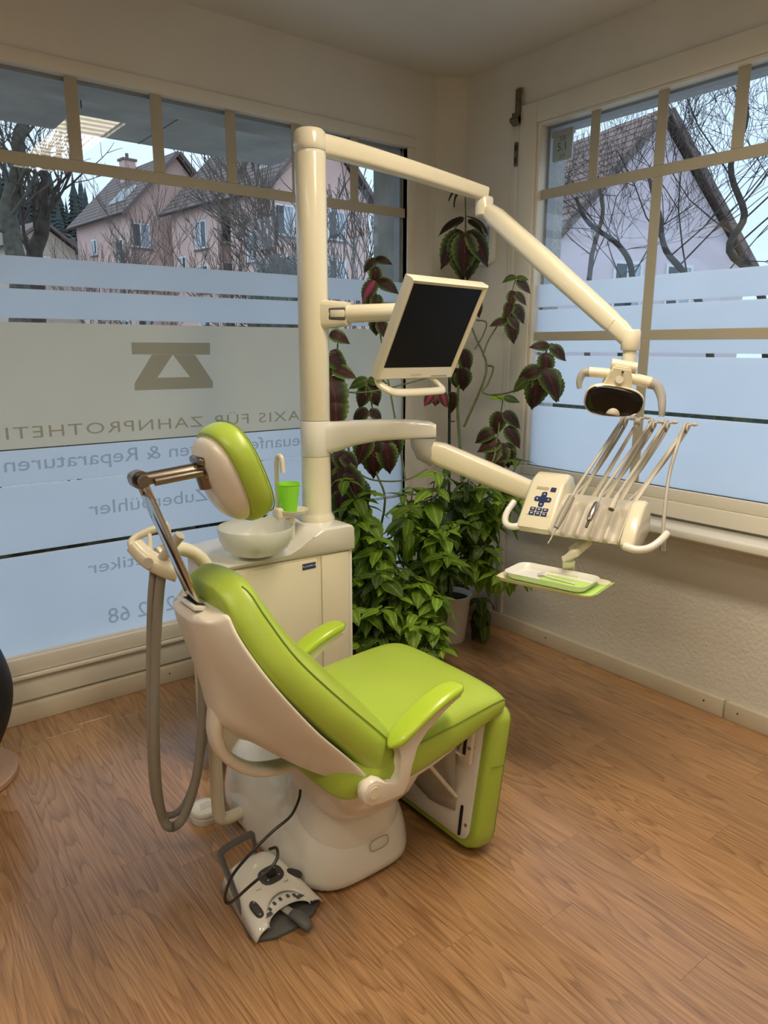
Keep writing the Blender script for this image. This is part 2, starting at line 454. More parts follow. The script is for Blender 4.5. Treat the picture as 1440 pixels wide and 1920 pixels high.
def letters(name, s, size, mat, parent, mx, align='CENTER', spacing=1.0, width=None, extrude=0, label=None):
    me = text_mesh(s, size, extrude, align, spacing)
    if width:
        xs = [v.co.x for v in me.vertices]; k = width / (max(xs) - min(xs))
        for v in me.vertices: v.co.x *= k
    me.materials.clear(); me.materials.append(M[mat]); me.name = name
    o = inst(me, name, parent, mx)
    if label: o['label'] = label
    return o

def basis(x, y, z, t):
    mm = Matrix((Vector(x).normalized(), Vector(y).normalized(), Vector(z).normalized())).transposed().to_4x4()
    mm.translation = Vector(t); return mm
rnd = random.Random(7)

# ================================================================== THE ROOM
XL, YN, ZC = -5.2, -5.4, 2.83
b = bm_(); add_box(b, (XL, YN, -.06), (0, 0, -.0085)); floor = struct('floor', b, 'floor', 'oak laminate floor of long strips')
PW = .135
pm = {}
def plank_mesh(L):
    L = round(L, 2)
    if L not in pm:
        q = bm_(); add_box(q, (0, 0, -.008), (PW - .0003, L - .0003, 0), .0004, 1)
        pm[L] = mesh_of('plank', q, M['floor'])
    return pm[L]
x = -PW
while x > XL - .001:
    y = 0.0 - rnd.uniform(.15, 1.25); y0 = 0.0
    while True:
        L = y0 - y
        if y <= YN: L = y0 - YN
        if L > .02: inst(plank_mesh(L), 'plank', floor, Matrix.Translation((x, y0 - round(L, 2), 0)))
        if y <= YN: break
        y0 = y0 - round(L, 2); y = y0 - rnd.choice((.6, .75, .9, 1.05, 1.2))
    x -= PW
b = bm_(); add_box(b, (XL - .25, YN - .25, ZC), (.25, .25, ZC + .2)); struct('ceiling', b, 'ceiling', 'plain off-white ceiling')

# ---- window wall (left in the picture), plane y = 0
WX0, WX1, WZ0, WZ1 = -4.7, -.311, .28, 2.478
b = bm_()
for lo, hi in (((WX1, 0, -.05), (.02, .09, ZC)), ((XL - .1, 0, -.05), (WX0, .09, ZC)), ((WX0, 0, WZ1), (WX1, .09, ZC)), ((WX0, 0, -.05), (WX1, .09, WZ0))):
    add_box(b, lo, hi)
wall_left = struct('wall_left', b, 'plaster', 'plastered wall around the wide shop window')
b = bm_()
for lo, hi in (((WX1 + .012, .091, -.3), (.30, .30, 3.2)), ((XL - .3, .091, -.3), (WX0 - .012, .30, 3.2)), ((WX0 - .012, .091, WZ1 + .01), (WX1 + .012, .30, 3.2)), ((WX0 - .012, .091, -.3), (WX1 + .012, .30, WZ0 - .02))):
    add_box(b, lo, hi)
obj('outer_wall', b, 'concrete', wall_left)

w1 = thing('window_1', 'wide shop window with frosted privacy bands and mirrored lettering', None, (0, 0, 0)); w1['kind'] = 'structure'
FB = .035
b = bm_()
add_box(b, (WX0, -.012, WZ1), (WX1 + .05, .035, WZ1 + .05), .004); add_box(b, (WX1, -.012, WZ0 - .07), (WX1 + .05, .035, WZ1), .004)
add_box(b, (WX0 - .05, -.012, WZ0 - .07), (WX0, .035, WZ1 + .05), .004)
obj('frame', b, 'timber', w1)
b = bm_()
add_box(b, (WX0, .035, WZ0), (WX0 + .02, .085, WZ1)); add_box(b, (WX1 - .02, .035, WZ0), (WX1, .085, WZ1)); add_box(b, (WX0, .035, WZ1 - .015), (WX1, .085, WZ1))
obj('outer_frame', b, 'alu', w1)
b = bm_(); add_box(b, (WX0, -.02, .206), (WX1, .03, WZ0 - .006), .005); obj('bottom_rail', b, 'timber', w1)
b = bm_(); add_box(b, (WX0, -.035, .19), (WX1, .02, .204), .003); obj('ledge', b, 'timber', w1)
b = bm_(); add_box(b, (WX0, -.016, .09), (WX1, .02, .19), .003); obj('kick_board', b, 'timber', w1)
b = bm_(); add_box(b, (WX0, .020, WZ0 - .006), (WX1, .028, WZ1)); obj('pane', b, 'glass', w1)
# adhesive muntin strips
b = bm_(); add_box(b, (WX0, .0145, 2.147), (WX1, .0195, 2.191), .001, 1); obj('muntin', b, 'muntin', w1)
xs = [-1.919 + .323 * k for k in range(-8, 5)]
for xx in xs:
    if xx < WX0 + .05: continue
    b = bm_(); add_box(b, (xx - .0235, .0145, 2.1915), (xx + .0235, .0195, WZ1), .001, 1); obj('muntin', b, 'muntin', w1)
for z0, z1, mt in ((1.728, 1.829, 'film'), (1.605, 1.712, 'film'), (1.114, 1.590, 'film_grey'), (.973, 1.109, 'film'), (.703, .969, 'film'), (WZ0, .688, 'film')):
    b = bm_(); add_box(b, (WX0, .0165, z0), (WX1, .0185, z1)); obj('frosted_film', b, mt, w1)
# lettering reads from the street, so it is mirrored from inside
LY = .0155
def street(cx, z): return basis((-1, 0, 0), (0, 0, 1), (0, 1, 0), (cx, LY, z))
letters('lettering', 'PRAXIS FÜR ZAHNPROTHETIK', .066, 'letter_dark', w1, street(-1.595, 1.153), width=1.50, spacing=1.15)
letters('lettering', 'Neuanfertigungen & Reparaturen', .082, 'letter', w1, street(-1.588, 1.028), width=1.40)
letters('lettering', 'P', .082, 'letter', w1, street(-1.165, .812))
letters('lettering', 'Zuberbühler', .082, 'letter', w1, street(-1.724, .815), width=.53)
letters('lettering', 'Zahnprothetiker', .076, 'letter', w1, street(-1.665, .566), width=.70)
letters('lettering', '2 12 68', .098, 'letter', w1, street(-1.80, .328), width=.30)
b = bm_()
def quad(p): b.faces.new([b.verts.new((u, LY, v)) for u, v in p])
quad([(-1.764, 1.518), (-1.415, 1.518), (-1.418, 1.467), (-1.764, 1.470)])
quad([(-1.680, 1.468), (-1.589, 1.468), (-1.663, 1.372), (-1.763, 1.350)])
quad([(-1.589, 1.468), (-1.488, 1.466), (-1.411, 1.349), (-1.517, 1.372)])
quad([(-1.663, 1.372), (-1.517, 1.372), (-1.411, 1.349), (-1.763, 1.350)])
quad([(-1.763, 1.350), (-1.411, 1.349), (-1.412, 1.321), (-1.764, 1.322)])
obj('logo', b, 'letter_dark', w1)

# ---- window wall (right in the picture), plane x = 0
VY0, VY1, VZ0, VZ1 = -2.62, -.583, .918, 2.515
b = bm_()
for lo, hi in (((0, VY1, -.05), (.09, .02, ZC)), ((0, YN - .1, -.05), (.09, VY0, ZC)), ((0, VY0, VZ1), (.09, VY1, ZC)), ((0, VY0, .70), (.09, VY1, VZ0))):
    add_box(b, lo, hi)
wall_right = struct('wall_right', b, 'plaster', 'plastered wall with the window over the sill')
b = bm_(); add_box(b, (-.002, VY0 - .3, -.05), (.09, VY1 + .3, .70)); obj('rough_wall_panel', b, 'rough_plaster', wall_right)
b = bm_()
for lo, hi in (((.091, VY1 - .03, -.3), (.165, .302, 3.2)), ((.091, YN - .3, -.3), (.165, VY0 + .03, 3.2)), ((.091, VY0 + .03, VZ1 - .02), (.165, VY1 - .03, 3.2)), ((.091, VY0 + .03, -.3), (.165, VY1 - .03, VZ0))):
    add_box(b, lo, hi)
obj('outer_wall', b, 'pebble', wall_right)
w2 = thing('window_2', 'sash window with beige glazing strips and frosted lower bands', None, (0, 0, 0)); w2['kind'] = 'structure'
b = bm_()
add_box(b, (-.022, VY1, .785), (.03, VY1 + .10, VZ1 + .09), .004); add_box(b, (-.022, VY0, VZ1), (.03, VY1, VZ1 + .09), .004); add_box(b, (-.022, VY0 - .1, .785), (.03, VY0, VZ1 + .09), .004)
obj('frame', b, 'timber', w2)
b = bm_()
add_box(b, (-.030, VY0, .80), (.03, VY1, .868), .005); add_box(b, (-.018, VY0, .868), (.03, VY1, VZ0), .005)
obj('bottom_rail', b, 'timber', w2)
b = bm_(); add_box(b, (-.010, VY1 - .018, VZ0), (.06, VY1, VZ1), .003); add_box(b, (-.010, VY0, VZ1 - .014), (.06, VY1 - .018, VZ1), .003); obj('sash', b, 'timber', w2)
b = bm_(); add_box(b, (.045, VY1 - .035, VZ0), (.09, VY1 - .018, VZ1)); add_box(b, (.045, VY0, VZ1 - .026), (.09, VY1 - .035, VZ1 - .014)); obj('outer_frame', b, 'alu', w2)
b = bm_(); add_box(b, (.020, VY0, VZ0), (.028, VY1 - .015, VZ1 - .012)); obj('pane', b, 'glass', w2)
b = bm_(); add_box(b, (.0125, VY0, 2.180), (.0185, VY1 - .02, 2.224), .001, 1); obj('muntin', b, 'muntin', w2)
for yy in (-.891, -1.215, -1.538, -1.862, -2.185):
    b = bm_(); add_box(b, (.0125, yy - .0235, 2.2245), (.0185, yy + .0235, VZ1), .001, 1); obj('muntin', b, 'muntin', w2)
b = bm_(); add_box(b, (.0125, -1.238, 1.5745), (.0185, -1.192, 2.1795), .001, 1); obj('muntin', b, 'muntin', w2)
b = bm_(); add_box(b, (.010, -1.240, VZ0), (.0152, -1.194, 1.5315), .001, 1); obj('muntin', b, 'muntin', w2)
b = bm_(); add_box(b, (.010, VY0, 1.532), (.0152, VY1 - .02, 1.574), .001, 1); obj('muntin', b, 'muntin', w2)
for z0, z1 in ((1.690, 1.796), (1.478, 1.678), (1.235, 1.463), (VZ0, 1.218)):
    b = bm_(); add_box(b, (.0165, VY0, z0), (.0185, VY1 - .02, z1)); obj('frosted_film', b, 'film', w2)
b = bm_(); add_box(b, (-.155, VY0 - .12, .752), (.0, VY1 + .14, .788), .008, 3); struct('window_sill', b, 'white', 'deep white sill under the right window')

# ---- the two walls behind the photographer
b = bm_(); add_box(b, (XL - .12, YN, -.05), (XL, 0, ZC)); struct('wall_back', b, 'plaster', 'plain plastered wall')
b = bm_(); add_box(b, (XL, YN - .12, -.05), (0, YN, ZC)); struct('wall_near', b, 'plaster', 'plain plastered wall')

# ---- corner boxing, trim, baseboards
b = bm_(); prism(b, [(-.15, 0), (0, 0), (0, -.012), (-.005, -.017), (-.145, -.012)], 'z', .08, ZC)
prism(b, [(-.13, -.012), (-.004, -.016), (0, -.10)], 'z', .08, ZC)
struct('trim_1', b, 'plaster', 'boxed-in pipe chase in the room corner')
b = bm_(); add_box(b, (-.018, -.480, .08), (0, -.452, 2.66), .003); add_box(b, (-.010, -.452, .08), (0, -.425, 2.70), .003); struct('trim_2', b, 'timber', 'vertical cover strip beside the right window')
b = bm_(); add_box(b, (XL, -.032, 0), (0, 0, .078), .004); bl = struct('baseboard_left', b, 'baseboard', 'pale painted baseboard under the shop window')
for xx in (-3.3, -1.715, -.9):
    b = bm_(); cyl(b, (xx, -.033, .045), (xx, -.0305, .045), .004, seg=10); obj('screw', b, 'dark', bl)
br_ = thing('baseboard_right', 'pale painted baseboard in two lengths under the window', None); br_['kind'] = 'structure'
for y0, y1 in ((-1.738, -.04), (-5.3, -1.752)):
    b = bm_(); add_box(b, (-.022, y0, 0), (0, y1, .078), .003); obj('board', b, 'baseboard', br_)
for yy in (-.80, -1.655, -1.80, -2.9):
    b = bm_(); cyl(b, (-.0235, yy, .045), (-.0205, yy, .045), .004, seg=10); obj('screw', b, 'dark', br_)

# ---- fittings on the right wall
t = thing('window_latch', 'old iron latch at the top of the cover strip', 'latch', (-.02, -.468, 2.60))
b = bm_(); add_box(b, (-.006, -.022, -.02), (0, .016, .085), .002); obj('plate', b, 'brass', t)
b = bm_(); cyl(b, (-.012, -.02, -.05), (-.012, .03, -.05), .014); add_box(b, (-.02, -.02, -.075), (0, .022, -.02), .003); obj('bolt', b, 'brass', t)
t = thing('strike_plate', 'small iron strike plate below the latch', 'latch', (-.0205, -.466, 2.40))
b = bm_(); prism(b, rrect(.022, .11, .010), 'x', -.004, 0); obj('plate', b, 'brass', t)
for dz in (-.027, .027):
    b = bm_(); prism(b, rrect(.011, .028, .003, cy=dz), 'x', -.0048, -.004); obj('slot', b, 'slot', t)
t = thing('wall_thermostat', 'white rounded wall weather station half hidden by coleus leaves', 'thermostat', (0, -.255, 2.015))
b = bm_(); prism(b, rrect(.155, .20, .028), 'x', -.028, 0, .004); obj('case', b, 'tray', t)
b = bm_(); prism(b, rrect(.115, .135, .004, cy=.012), 'x', -.0292, -.0275); ob = obj('display', b, 'lcdblue', t)
wallx = basis((0, -1, 0), (0, 0, 1), (-1, 0, 0), (0, 0, 0))
def onwall(y, z, x=-.0297):
    q = wallx.copy(); q.translation = (x, y, z); return q
letters('digits', '10', .062, 'navy', ob, onwall(-.015, .03))
letters('digits', '44', .042, 'navy', ob, onwall(-.02, -.028))
t = thing('window_thermometer', 'clear stick-on outdoor thermometer reading 5.1 on the pane', 'thermometer', (.042, -.695, 2.405))
b = bm_(); prism(b, rrect(.112, .105, .008, cy=-.012), 'x', -.004, .004); obj('display', b, 'lcd', t)
b = bm_(); prism(b, rrect(.122, .026, .005, cy=.052), 'x', -.010, .008, .002); obj('clip', b, 'grey', t)
letters('digits', '5.1', .050, 'ink', t, onwall(0, -.022, -.0045))
letters('digits', '5.8', .026, 'ink', t, onwall(0, .020, -.0045))
letters('digits', '2.9', .026, 'ink', t, onwall(0, -.055, -.0045))

# ---- ceiling lamps (louvred fluorescent fittings; the first one mirrors in the shop window)
def ceiling_lamp(x, y0, y1, label, power):
    t = thing('ceiling_lamp', label, 'lamp', (x, (y0 + y1) / 2, ZC), group='louvred ceiling lamps')
    hl = abs(y1 - y0) / 2
    b = bm_(); add_box(b, (-.16, -hl, -.03), (.16, hl, 0), .004)
    for s in (-1, 1): add_box(b, (s * .155 - .005, -hl, -.075), (s * .155 + .005, hl, -.03)); add_box(b, (-.15, s * (hl - .005) - .005, -.075), (.15, s * (hl - .005) + .005, -.03))
    obj('housing', b, 'tray', t)
    n = int(2 * hl / .09)
    for k in range(1, n):
        b = bm_(); y = -hl + 2 * hl * k / n
        add_box(b, (-.15, y - .0015, -.075), (.15, y + .0015, -.062)); obj('louvre', b, 'steel', t)
    ld = bpy.data.lights.new('tube_light', 'AREA'); ld.shape = 'RECTANGLE'; ld.size = .28; ld.size_y = 2 * hl - .04
    ld.energy = LAMP_W * power; ld.color = LAMP_COL
    try: ld.spread = math.radians(162)
    except Exception: pass
    lo = bpy.data.objects.new('tube_light', ld); COL.objects.link(lo); lo.parent = t; lo.location = (0, 0, -.055)
    return t
ceiling_lamp(-1.35, -2.95, -1.42, 'louvred fluorescent ceiling lamp nearest the dental chair', 1.55)
ceiling_lamp(-3.45, -2.95, -1.42, 'louvred fluorescent ceiling lamp nearest the far left wall', .75)
ceiling_lamp(-2.40, -5.05, -3.55, 'louvred fluorescent ceiling lamp behind the photographer', .6)

# ================================================================== DENTAL CHAIR (faces +x, centred on y = CY)
CY = -1.505
chair = thing('dental_chair', 'lime green dental treatment chair with white shell on glossy pedestal', 'chair', (0, 0, 0))
def XYZ(x, y, z): return Vector((x, CY + y, z))

def interp(tab, s):
    for (s0, *a), (s1, *c) in zip(tab, tab[1:]):
        if s <= s1:
            k = (s - s0) / (s1 - s0); return [u + (v - u) * k for u, v in zip(a, c)]
    return list(tab[-1][1:])
def smooth_tab(tab, n):
    P = catmull([Vector(r[:3]) for r in tab], n); Q = catmull([Vector((r[3], r[4], r[5])) for r in tab], n)
    return [(*p, *q) for p, q in zip(P, Q)]

# backrest cushion: x, z, half width, thickness, crown, -
bt = [(-1.752, .316, .150, .050, .004, 0), (-1.764, .334, .215, .085, .014, 0), (-1.790, .372, .245, .100, .026, 0), (-1.875, .484, .250, .098, .034, 0), (-1.996, .628, .242, .090, .040, 0),
      (-2.092, .757, .212, .082, .038, 0), (-2.140, .858, .162, .078, .030, 0), (-2.154, .915, .126, .070, .022, 0), (-2.158, .946, .094, .052, .012, 0), (-2.157, .960, .055, .028, .004, 0)]
tb = smooth_tab(bt, 5)
def back_frames():
    out = []
    for i, r in enumerate(tb):
        a = Vector(tb[max(i - 1, 0)][:2]); c = Vector(tb[min(i + 1, len(tb) - 1)][:2])
        out.append((c - a).normalized())
    return out
fr = back_frames()
b = bm_(); rings = []; seam_pts = {-1: [], 1: []}
for i, (x_, z_, w, th, cr, _) in enumerate(tb):
    k = min(max((i - 4) / (len(tb) - 10), 0), 1)
    tx, tz = (Vector((-.62, .785)) * (1 - k) + Vector((-.52, .855)) * k).normalized()
    n = Vector((tz, -tx)).normalized()      # forward normal in x,z
    prof = [(-.94, 0), (-1.0, .10), (-1.035, .45), (-1.02, .80), (-.965, .98), (-.82, 1.10), (-.5, 1.10), (0, 1.10), (.5, 1.10), (.82, 1.10), (.965, .98), (1.02, .80), (1.035, .45), (1.0, .10), (.94, 0), (.5, -.03), (0, -.03), (-.5, -.03)]
    rp = []
    for u, v in prof:
        d_ = th * v + (cr * (1 - u * u) if v > .9 else 0)
        rp.append(XYZ(x_ + n.x * d_, u * w, z_ + n.y * d_))
    rings.append(rp)
    for s in (-1, 1): seam_pts[s].append(XYZ(x_ + n.x * th * .96, s * w * .985, z_ + n.y * th * .96))
loft(b, rings); bc = obj('backrest_cushion', b, 'vinyl', chair, angle=80, sub=1)
for s in (-1, 1):
    b = bm_(); tube(b, seam_pts[s][9:-7], .0016, 6); obj('seam', b, 'stitch', bc)

# backrest shell: front edge E(s) to rear spine K(s)
b = bm_(); rings = []
ek = [(-1.832, .418, .249, -2.080, .548, .060), (-1.90, .510, .250, -2.128, .610, .062), (-2.000, .625, .244, -2.144, .680, .066), (-2.092, .757, .214, -2.160, .752, .072), (-2.140, .855, .162, -2.184, .838, .082), (-2.152, .915, .122, -2.196, .900, .090)]
es = smooth_tab(ek, 6)
for (ex, ez, w, kx, kz, wb) in es:
    half = []
    for k in range(9):
        u = k / 8
        # straight side wall, slight hollow, then a rounded ridge into the spine
        px = ex + (kx - ex) * u; pz = ez + (kz - ez) * u - .022 * math.sin(math.pi * u) * (w - wb) / .19
        py = w + (wb - w) * (u ** 1.15)
        half.append((px, py, pz))
    sp = [(kx - .010, wb * .72, kz - .004), (kx - .014, wb * .35, kz - .005), (kx - .015, 0, kz - .005)]
    full = half + sp + [(p[0], -p[1], p[2]) for p in reversed(sp[:-1])] + [(p[0], -p[1], p[2]) for p in reversed(half)]
    rings.append([XYZ(p[0], -p[1], p[2]) for p in full])
vr_ = loft(b, rings, cap=False, closed=False); b.faces.new(vr_[-1]); sh = obj('backrest_shell', b, 'warm_white', chair, angle=70, solid=.010, sub=1)
b = bm_(); add_box(b, (-.022, -.050, -.006), (.022, .050, .004), .003)
for v in b.verts: v.co = Matrix.Rotation(math.radians(14), 3, 'Y') @ v.co + XYZ(-2.182, 0, .912)
obj('bar_socket', b, 'white', sh)
b = bm_(); add_box(b, (-.012, -.036, .003), (.012, .036, .0055), .001)
for v in b.verts: v.co = Matrix.Rotation(math.radians(14), 3, 'Y') @ v.co + XYZ(-2.182, 0, .912)
obj('socket_slot', b, 'slot', sh)
# rear carrying loop
b = bm_(); tube(b, catmull([XYZ(-2.140, 0, .635), XYZ(-2.148, 0, .56), XYZ(-2.122, 0, .490), XYZ(-2.050, 0, .425), XYZ(-1.96, 0, .400), XYZ(-1.85, 0, .39)], 6), [.026, .024], 16, ell=(1.15, .62), up=(1, 0, 1), power=.75)
obj('carrying_arm', b, 'warm_white', chair, angle=60)

# seat cushion
st = [(-1.945, .425, .455, .15), (-1.935, .402, .478, .21), (-1.90, .386, .496, .238), (-1.82, .382, .508, .252), (-1.70, .390, .520, .258), (-1.55, .417, .530, .258), (-1.44, .450, .534, .256), (-1.385, .463, .528, .250), (-1.358, .468, .515, .238), (-1.345, .476, .502, .215)]
P = catmull([Vector((r[0], r[1], r[2])) for r in st], 4); W = catmull([Vector((r[3], 0, 0)) for r in st], 4)
b = bm_(); rings = []; sm = {-1: [], 1: []}
for p, w in zip(P, W):
    w = w.x; zl, zu = p.y, p.z; h = zu - zl
    prof = [(-.93, 0), (-1.0, .15), (-1.025, .45), (-1.01, .78), (-.955, .97), (-.80, 1.05), (-.4, 1.08), (0, 1.09), (.4, 1.08), (.80, 1.05), (.955, .97), (1.01, .78), (1.025, .45), (1.0, .15), (.93, 0), (.4, -.04), (-.4, -.04)]
    rings.append([XYZ(p.x, u * w, zl + h * v + (.018 * (1 - u * u) if v > .99 else 0) - .012 * math.exp(-(u / .5) ** 2) * (1 if v > .99 else 0)) for u, v in prof])
    for s in (-1, 1): sm[s].append(XYZ(p.x, s * w * 1.008, zl + h * .80))
loft(b, rings); sc_ = obj('seat_cushion', b, 'vinyl', chair, angle=80, sub=1)
for s in (-1, 1):
    b = bm_(); tube(b, sm[s][13:-2], .0016, 6); obj('seam', b, 'stitch', sc_)
# white pan under the seat
b = bm_(); rings = []
for x_, zu, zl, w in ((-1.86, .40, .365, .19), (-1.80, .395, .350, .228), (-1.70, .395, .350, .238), (-1.55, .428, .385, .238), (-1.45, .455, .425, .225), (-1.41, .465, .448, .20)):
    rings.append([XYZ(x_, u * w, zl + (zu - zl) * v) for u, v in ((-1, 1), (-1, .45), (-.88, 0), (0, -.1), (.88, 0), (1, .45), (1, 1), (0, 1))])
loft(b, rings); obj('seat_pan', b, 'warm_white', chair, angle=60, sub=1)
# bulging bracket cover between seat and pedestal
b = bm_(); rings = []
for z_, cx_, hx, hy in ((.385, -1.735, .175, .205), (.33, -1.735, .172, .200), (.28, -1.735, .155, .175), (.235, -1.735, .125, .135), (.205, -1.735, .085, .09), (.195, -1.735, .05, .055)):
    rings.append([XYZ(cx_ + hx * math.copysign(abs(math.cos(a)) ** .7, math.cos(a)), .005 + hy * math.copysign(abs(math.sin(a)) ** .7, math.sin(a)), z_) for a in [2 * math.pi * k / 28 for k in range(28)]])
loft(b, rings); obj('bracket_cover', b, 'warm_white', chair, angle=70)
# hinge bosses
for s in (-1, 1):
    b = bm_(); cyl(b, XYZ(-1.866, s * .240, .432), XYZ(-1.866, s * .2875, .432), .022)
    hb = obj('hinge', b, 'warm_white', chair)
    b = bm_(); cyl(b, XYZ(-1.866, s * .287, .432), XYZ(-1.866, s * .2895, .432), .016); obj('hinge_cap', b, 'cream', hb)
# armrests
for s in (-1, 1):
    y0, y1 = sorted((s * .258, s * .286))
    poly = [(-1.572, .600), (-1.64, .575), (-1.70, .545), (-1.733, .510), (-1.745, .460), (-1.752, .415), (-1.770, .386), (-1.84, .388), (-1.876, .396), (-1.897, .414), (-1.901, .438), (-1.885, .460), (-1.858, .466), (-1.835, .452), (-1.815, .428), (-1.790, .420), (-1.778, .450), (-1.775, .500), (-1.797, .527), (-1.70, .580), (-1.590, .616)]
    b = bm_(); prism(b, poly, 'y', CY + y0, CY + y1, .006, 2); ar = obj('armrest', b, 'warm_white', chair, angle=50)
    b = bm_(); rings = []
    for k in range(15):
        u = k / 14
        cx_ = -1.815 + .252 * u; cz = .530 + .102 * math.sin(u * math.pi * .5) * (1 - .05 * u)
        e = math.sqrt(max(0, 1 - (2 * u - 1) ** 8)) * .9 + .1
        hw = (.031 + .006 * math.sin(math.pi * u)) * e; hh = .0155 * e
        rings.append([XYZ(cx_, s * .274 + hw * math.copysign(abs(math.cos(a)) ** .6, math.cos(a)), cz + hh * math.copysign(abs(math.sin(a)) ** .7, math.sin(a))) for a in [2 * math.pi * q / 16 for q in range(16)]])
    loft(b, rings); obj('arm_pad', b, 'armgreen', ar, angle=70, sub=1)

# headrest
hn = Vector((.93, 0, .37)).normalized(); ht = Vector((-.37, 0, .93)).normalized(); hy_ = Vector((0, 1, 0))
HC = XYZ(-2.078, -.004, 1.208)
def head_ring(off, a, c, n=32, pw=.78):
    return [HC + hn * off + hy_ * (a * math.copysign(abs(math.cos(q)) ** pw, math.cos(q))) + ht * (c * math.copysign(abs(math.sin(q)) ** pw, math.sin(q))) for q in [2 * math.pi * k / n for k in range(n)]]
b = bm_(); loft(b, [head_ring(o, a, c) for o, a, c in ((-.012, .088, .106), (-.016, .098, .116), (.0, .106, .122), (.026, .107, .123), (.044, .101, .117), (.053, .086, .101), (.058, .050, .06), (.059, .02, .02))])
hc = obj('headrest_cushion', b, 'vinyl', chair, angle=80, sub=1)
b = bm_(); pts = head_ring(.042, .1035, .119); tube(b, pts + [pts[0]], .0014, 6); obj('seam', b, 'stitch', hc)
b = bm_(); loft(b, [head_ring(o, a, c) for o, a, c in ((-.004, .090, .107), (-.018, .092, .109), (-.034, .087, .103), (-.048, .073, .087), (-.057, .050, .061), (-.061, .022, .028))])
obj('headrest_shell', b, 'warm_white', chair, angle=80, sub=1)
# chrome bar, forked at the top
bot, top = XYZ(-2.172, 0, .895), XYZ(-2.274, 0, 1.182)
tdir = (top - bot).normalized(); ndir = Vector((tdir.z, 0, -tdir.x))
b = bm_()
mb_ = basis(ndir, (0, 1, 0), tdir, bot)
add_box(b, (-.006, -.030, -.03), (.006, .030, (top - bot).length), .003, 2, mb_)
for s in (-1, 1): add_box(b, (-.006, s * .0235 - .0065, (top - bot).length - .005), (.006, s * .0235 + .0065, (top - bot).length + .052), .003, 2, mb_)
obj('headrest_bar', b, 'chrome', chair)
k0 = XYZ(-2.290, 0, 1.219); k1 = XYZ(-2.146, 0, 1.228)
b = bm_(); cyl(b, k0 + Vector((0, -.013, 0)), k0 + Vector((0, .013, 0)), .020); cyl(b, k0 + Vector((0, -.038, 0)), k0 + Vector((0, -.026, 0)), .013); cyl(b, k0 + Vector((0, .026, 0)), k0 + Vector((0, .038, 0)), .013)
cyl(b, k0 + Vector((0, -.03, 0)), k0 + Vector((0, .03, 0)), .008)
tube(b, [k0 + Vector((.0, -.006, 0)), k1 + Vector((0, -.006, .0))], [.015, .019], 14, ell=(1.1, .9)); tube(b, [k0 + Vector((.025, -.026, -.005)), k1 + Vector((-.01, -.030, -.004))], [.009, .009], 12)
obj('headrest_arm', b, 'bronze', chair, angle=50)
b = bm_(); ball(b, k1 + Vector((.012, -.006, -.004)), (.026, .034, .028)); cyl(b, k1 + Vector((.005, -.006, -.002)), HC - hn * .055, .024); add_box(b, k1 + Vector((-.018, -.036, .012)), k1 + Vector((.02, .026, .030)), .006)
obj('tilt_joint', b, 'bronze', chair, angle=50)

# leg rest hanging from the seat front
def leg_pt(d_, y, v):     # v: 0 top .. 1 bottom ; d_: out from the white back plate (towards +x)
    x_ = -1.398 - .050 * v; z_ = .470 - .448 * v
    nx, nz = .993, -.117
    return XYZ(x_ + nx * d_, y, z_ + nz * d_)
def leg_outline(grow, vt=0.0, vb=1.0):
    pts = []
    W0, W1 = .243, .232
    for (s, v, a0) in ((1, vb, 0), (-1, vb, 90), (-1, vt, 180), (1, vt, 270)):
        R = .065 if v == vb else .03
        for k in range(6):
            a = math.radians(a0 + 90 * k / 5)
            w = W0 + (W1 - W0) * v
            yy = s * (w - R) + (R + grow) * math.cos(a); vv = v + ((-R if v == vb else R) + (R + grow) * math.sin(a)) / .443
            pts.append((yy, vv))
    return pts
b = bm_(); loft(b, [[leg_pt(d_, y, v) for y, v in leg_outline(g)] for d_, g in ((-.004, -.022), (-.008, -.010), (.004, .004), (.030, .012), (.056, .010), (.074, -.004), (.082, -.03), (.084, -.07))])
lc = obj('legrest_cushion', b, 'vinyl', chair, angle=80)
b = bm_(); pts = [leg_pt(.062, y, v) for y, v in leg_outline(.0065)]; tube(b, pts + [pts[0]], .0014, 6); obj('seam', b, 'stitch', lc)
b = bm_(); pts = [leg_pt(d_, s, .36) for s, d_ in ((-.2475, .004), (-.2525, .03), (-.2500, .057), (-.235, .076), (-.15, .085), (.15, .085), (.235, .076), (.25, .057))]; tube(b, pts, .0014, 6); obj('seam', b, 'stitch', lc)
b = bm_(); loft(b, [[leg_pt(d_, y, v) for y, v in leg_outline(g)] for d_, g in ((-.002, -.030), (-.012, -.026), (-.014, -.030))])
lp = obj('legrest_back_plate', b, 'white', chair, angle=40)
for (y, v0, v1, w) in ((-.170, .06, .36, .012), (-.170, .70, .92, .010), (.170, .70, .92, .010)):
    b = bm_(); prism(b, rrect(w, (v1 - v0) * .443, w * .45), 'x', -.003, .001)
    for q in b.verts: q.co = Vector((q.co.x, q.co.y, q.co.z)) + leg_pt(-.0145, y, (v0 + v1) / 2) + Vector((.118 * q.co.z, 0, 0))
    obj('slot', b, 'slot', lp)
b = bm_(); add_box(b, (-.02, -.024, -.085), (-.004, .024, .085), .004)
for q in b.verts: q.co = q.co + leg_pt(-.012, -.170, .19) + Vector((.118 * q.co.z, 0, 0))
obj('slide_bracket', b, 'warm_white', lp)
b = bm_(); add_box(b, (-.022, -.006, -.055), (-.018, .006, .055), .002)
for q in b.verts: q.co = q.co + leg_pt(-.014, -.170, .20) + Vector((.118 * q.co.z, 0, 0))
obj('slot', b, 'slot', lp)
b = bm_(); cyl(b, leg_pt(-.02, -.170, .10), leg_pt(-.048, -.170, .10), .0125); obj('knob', b, 'tray', lp)
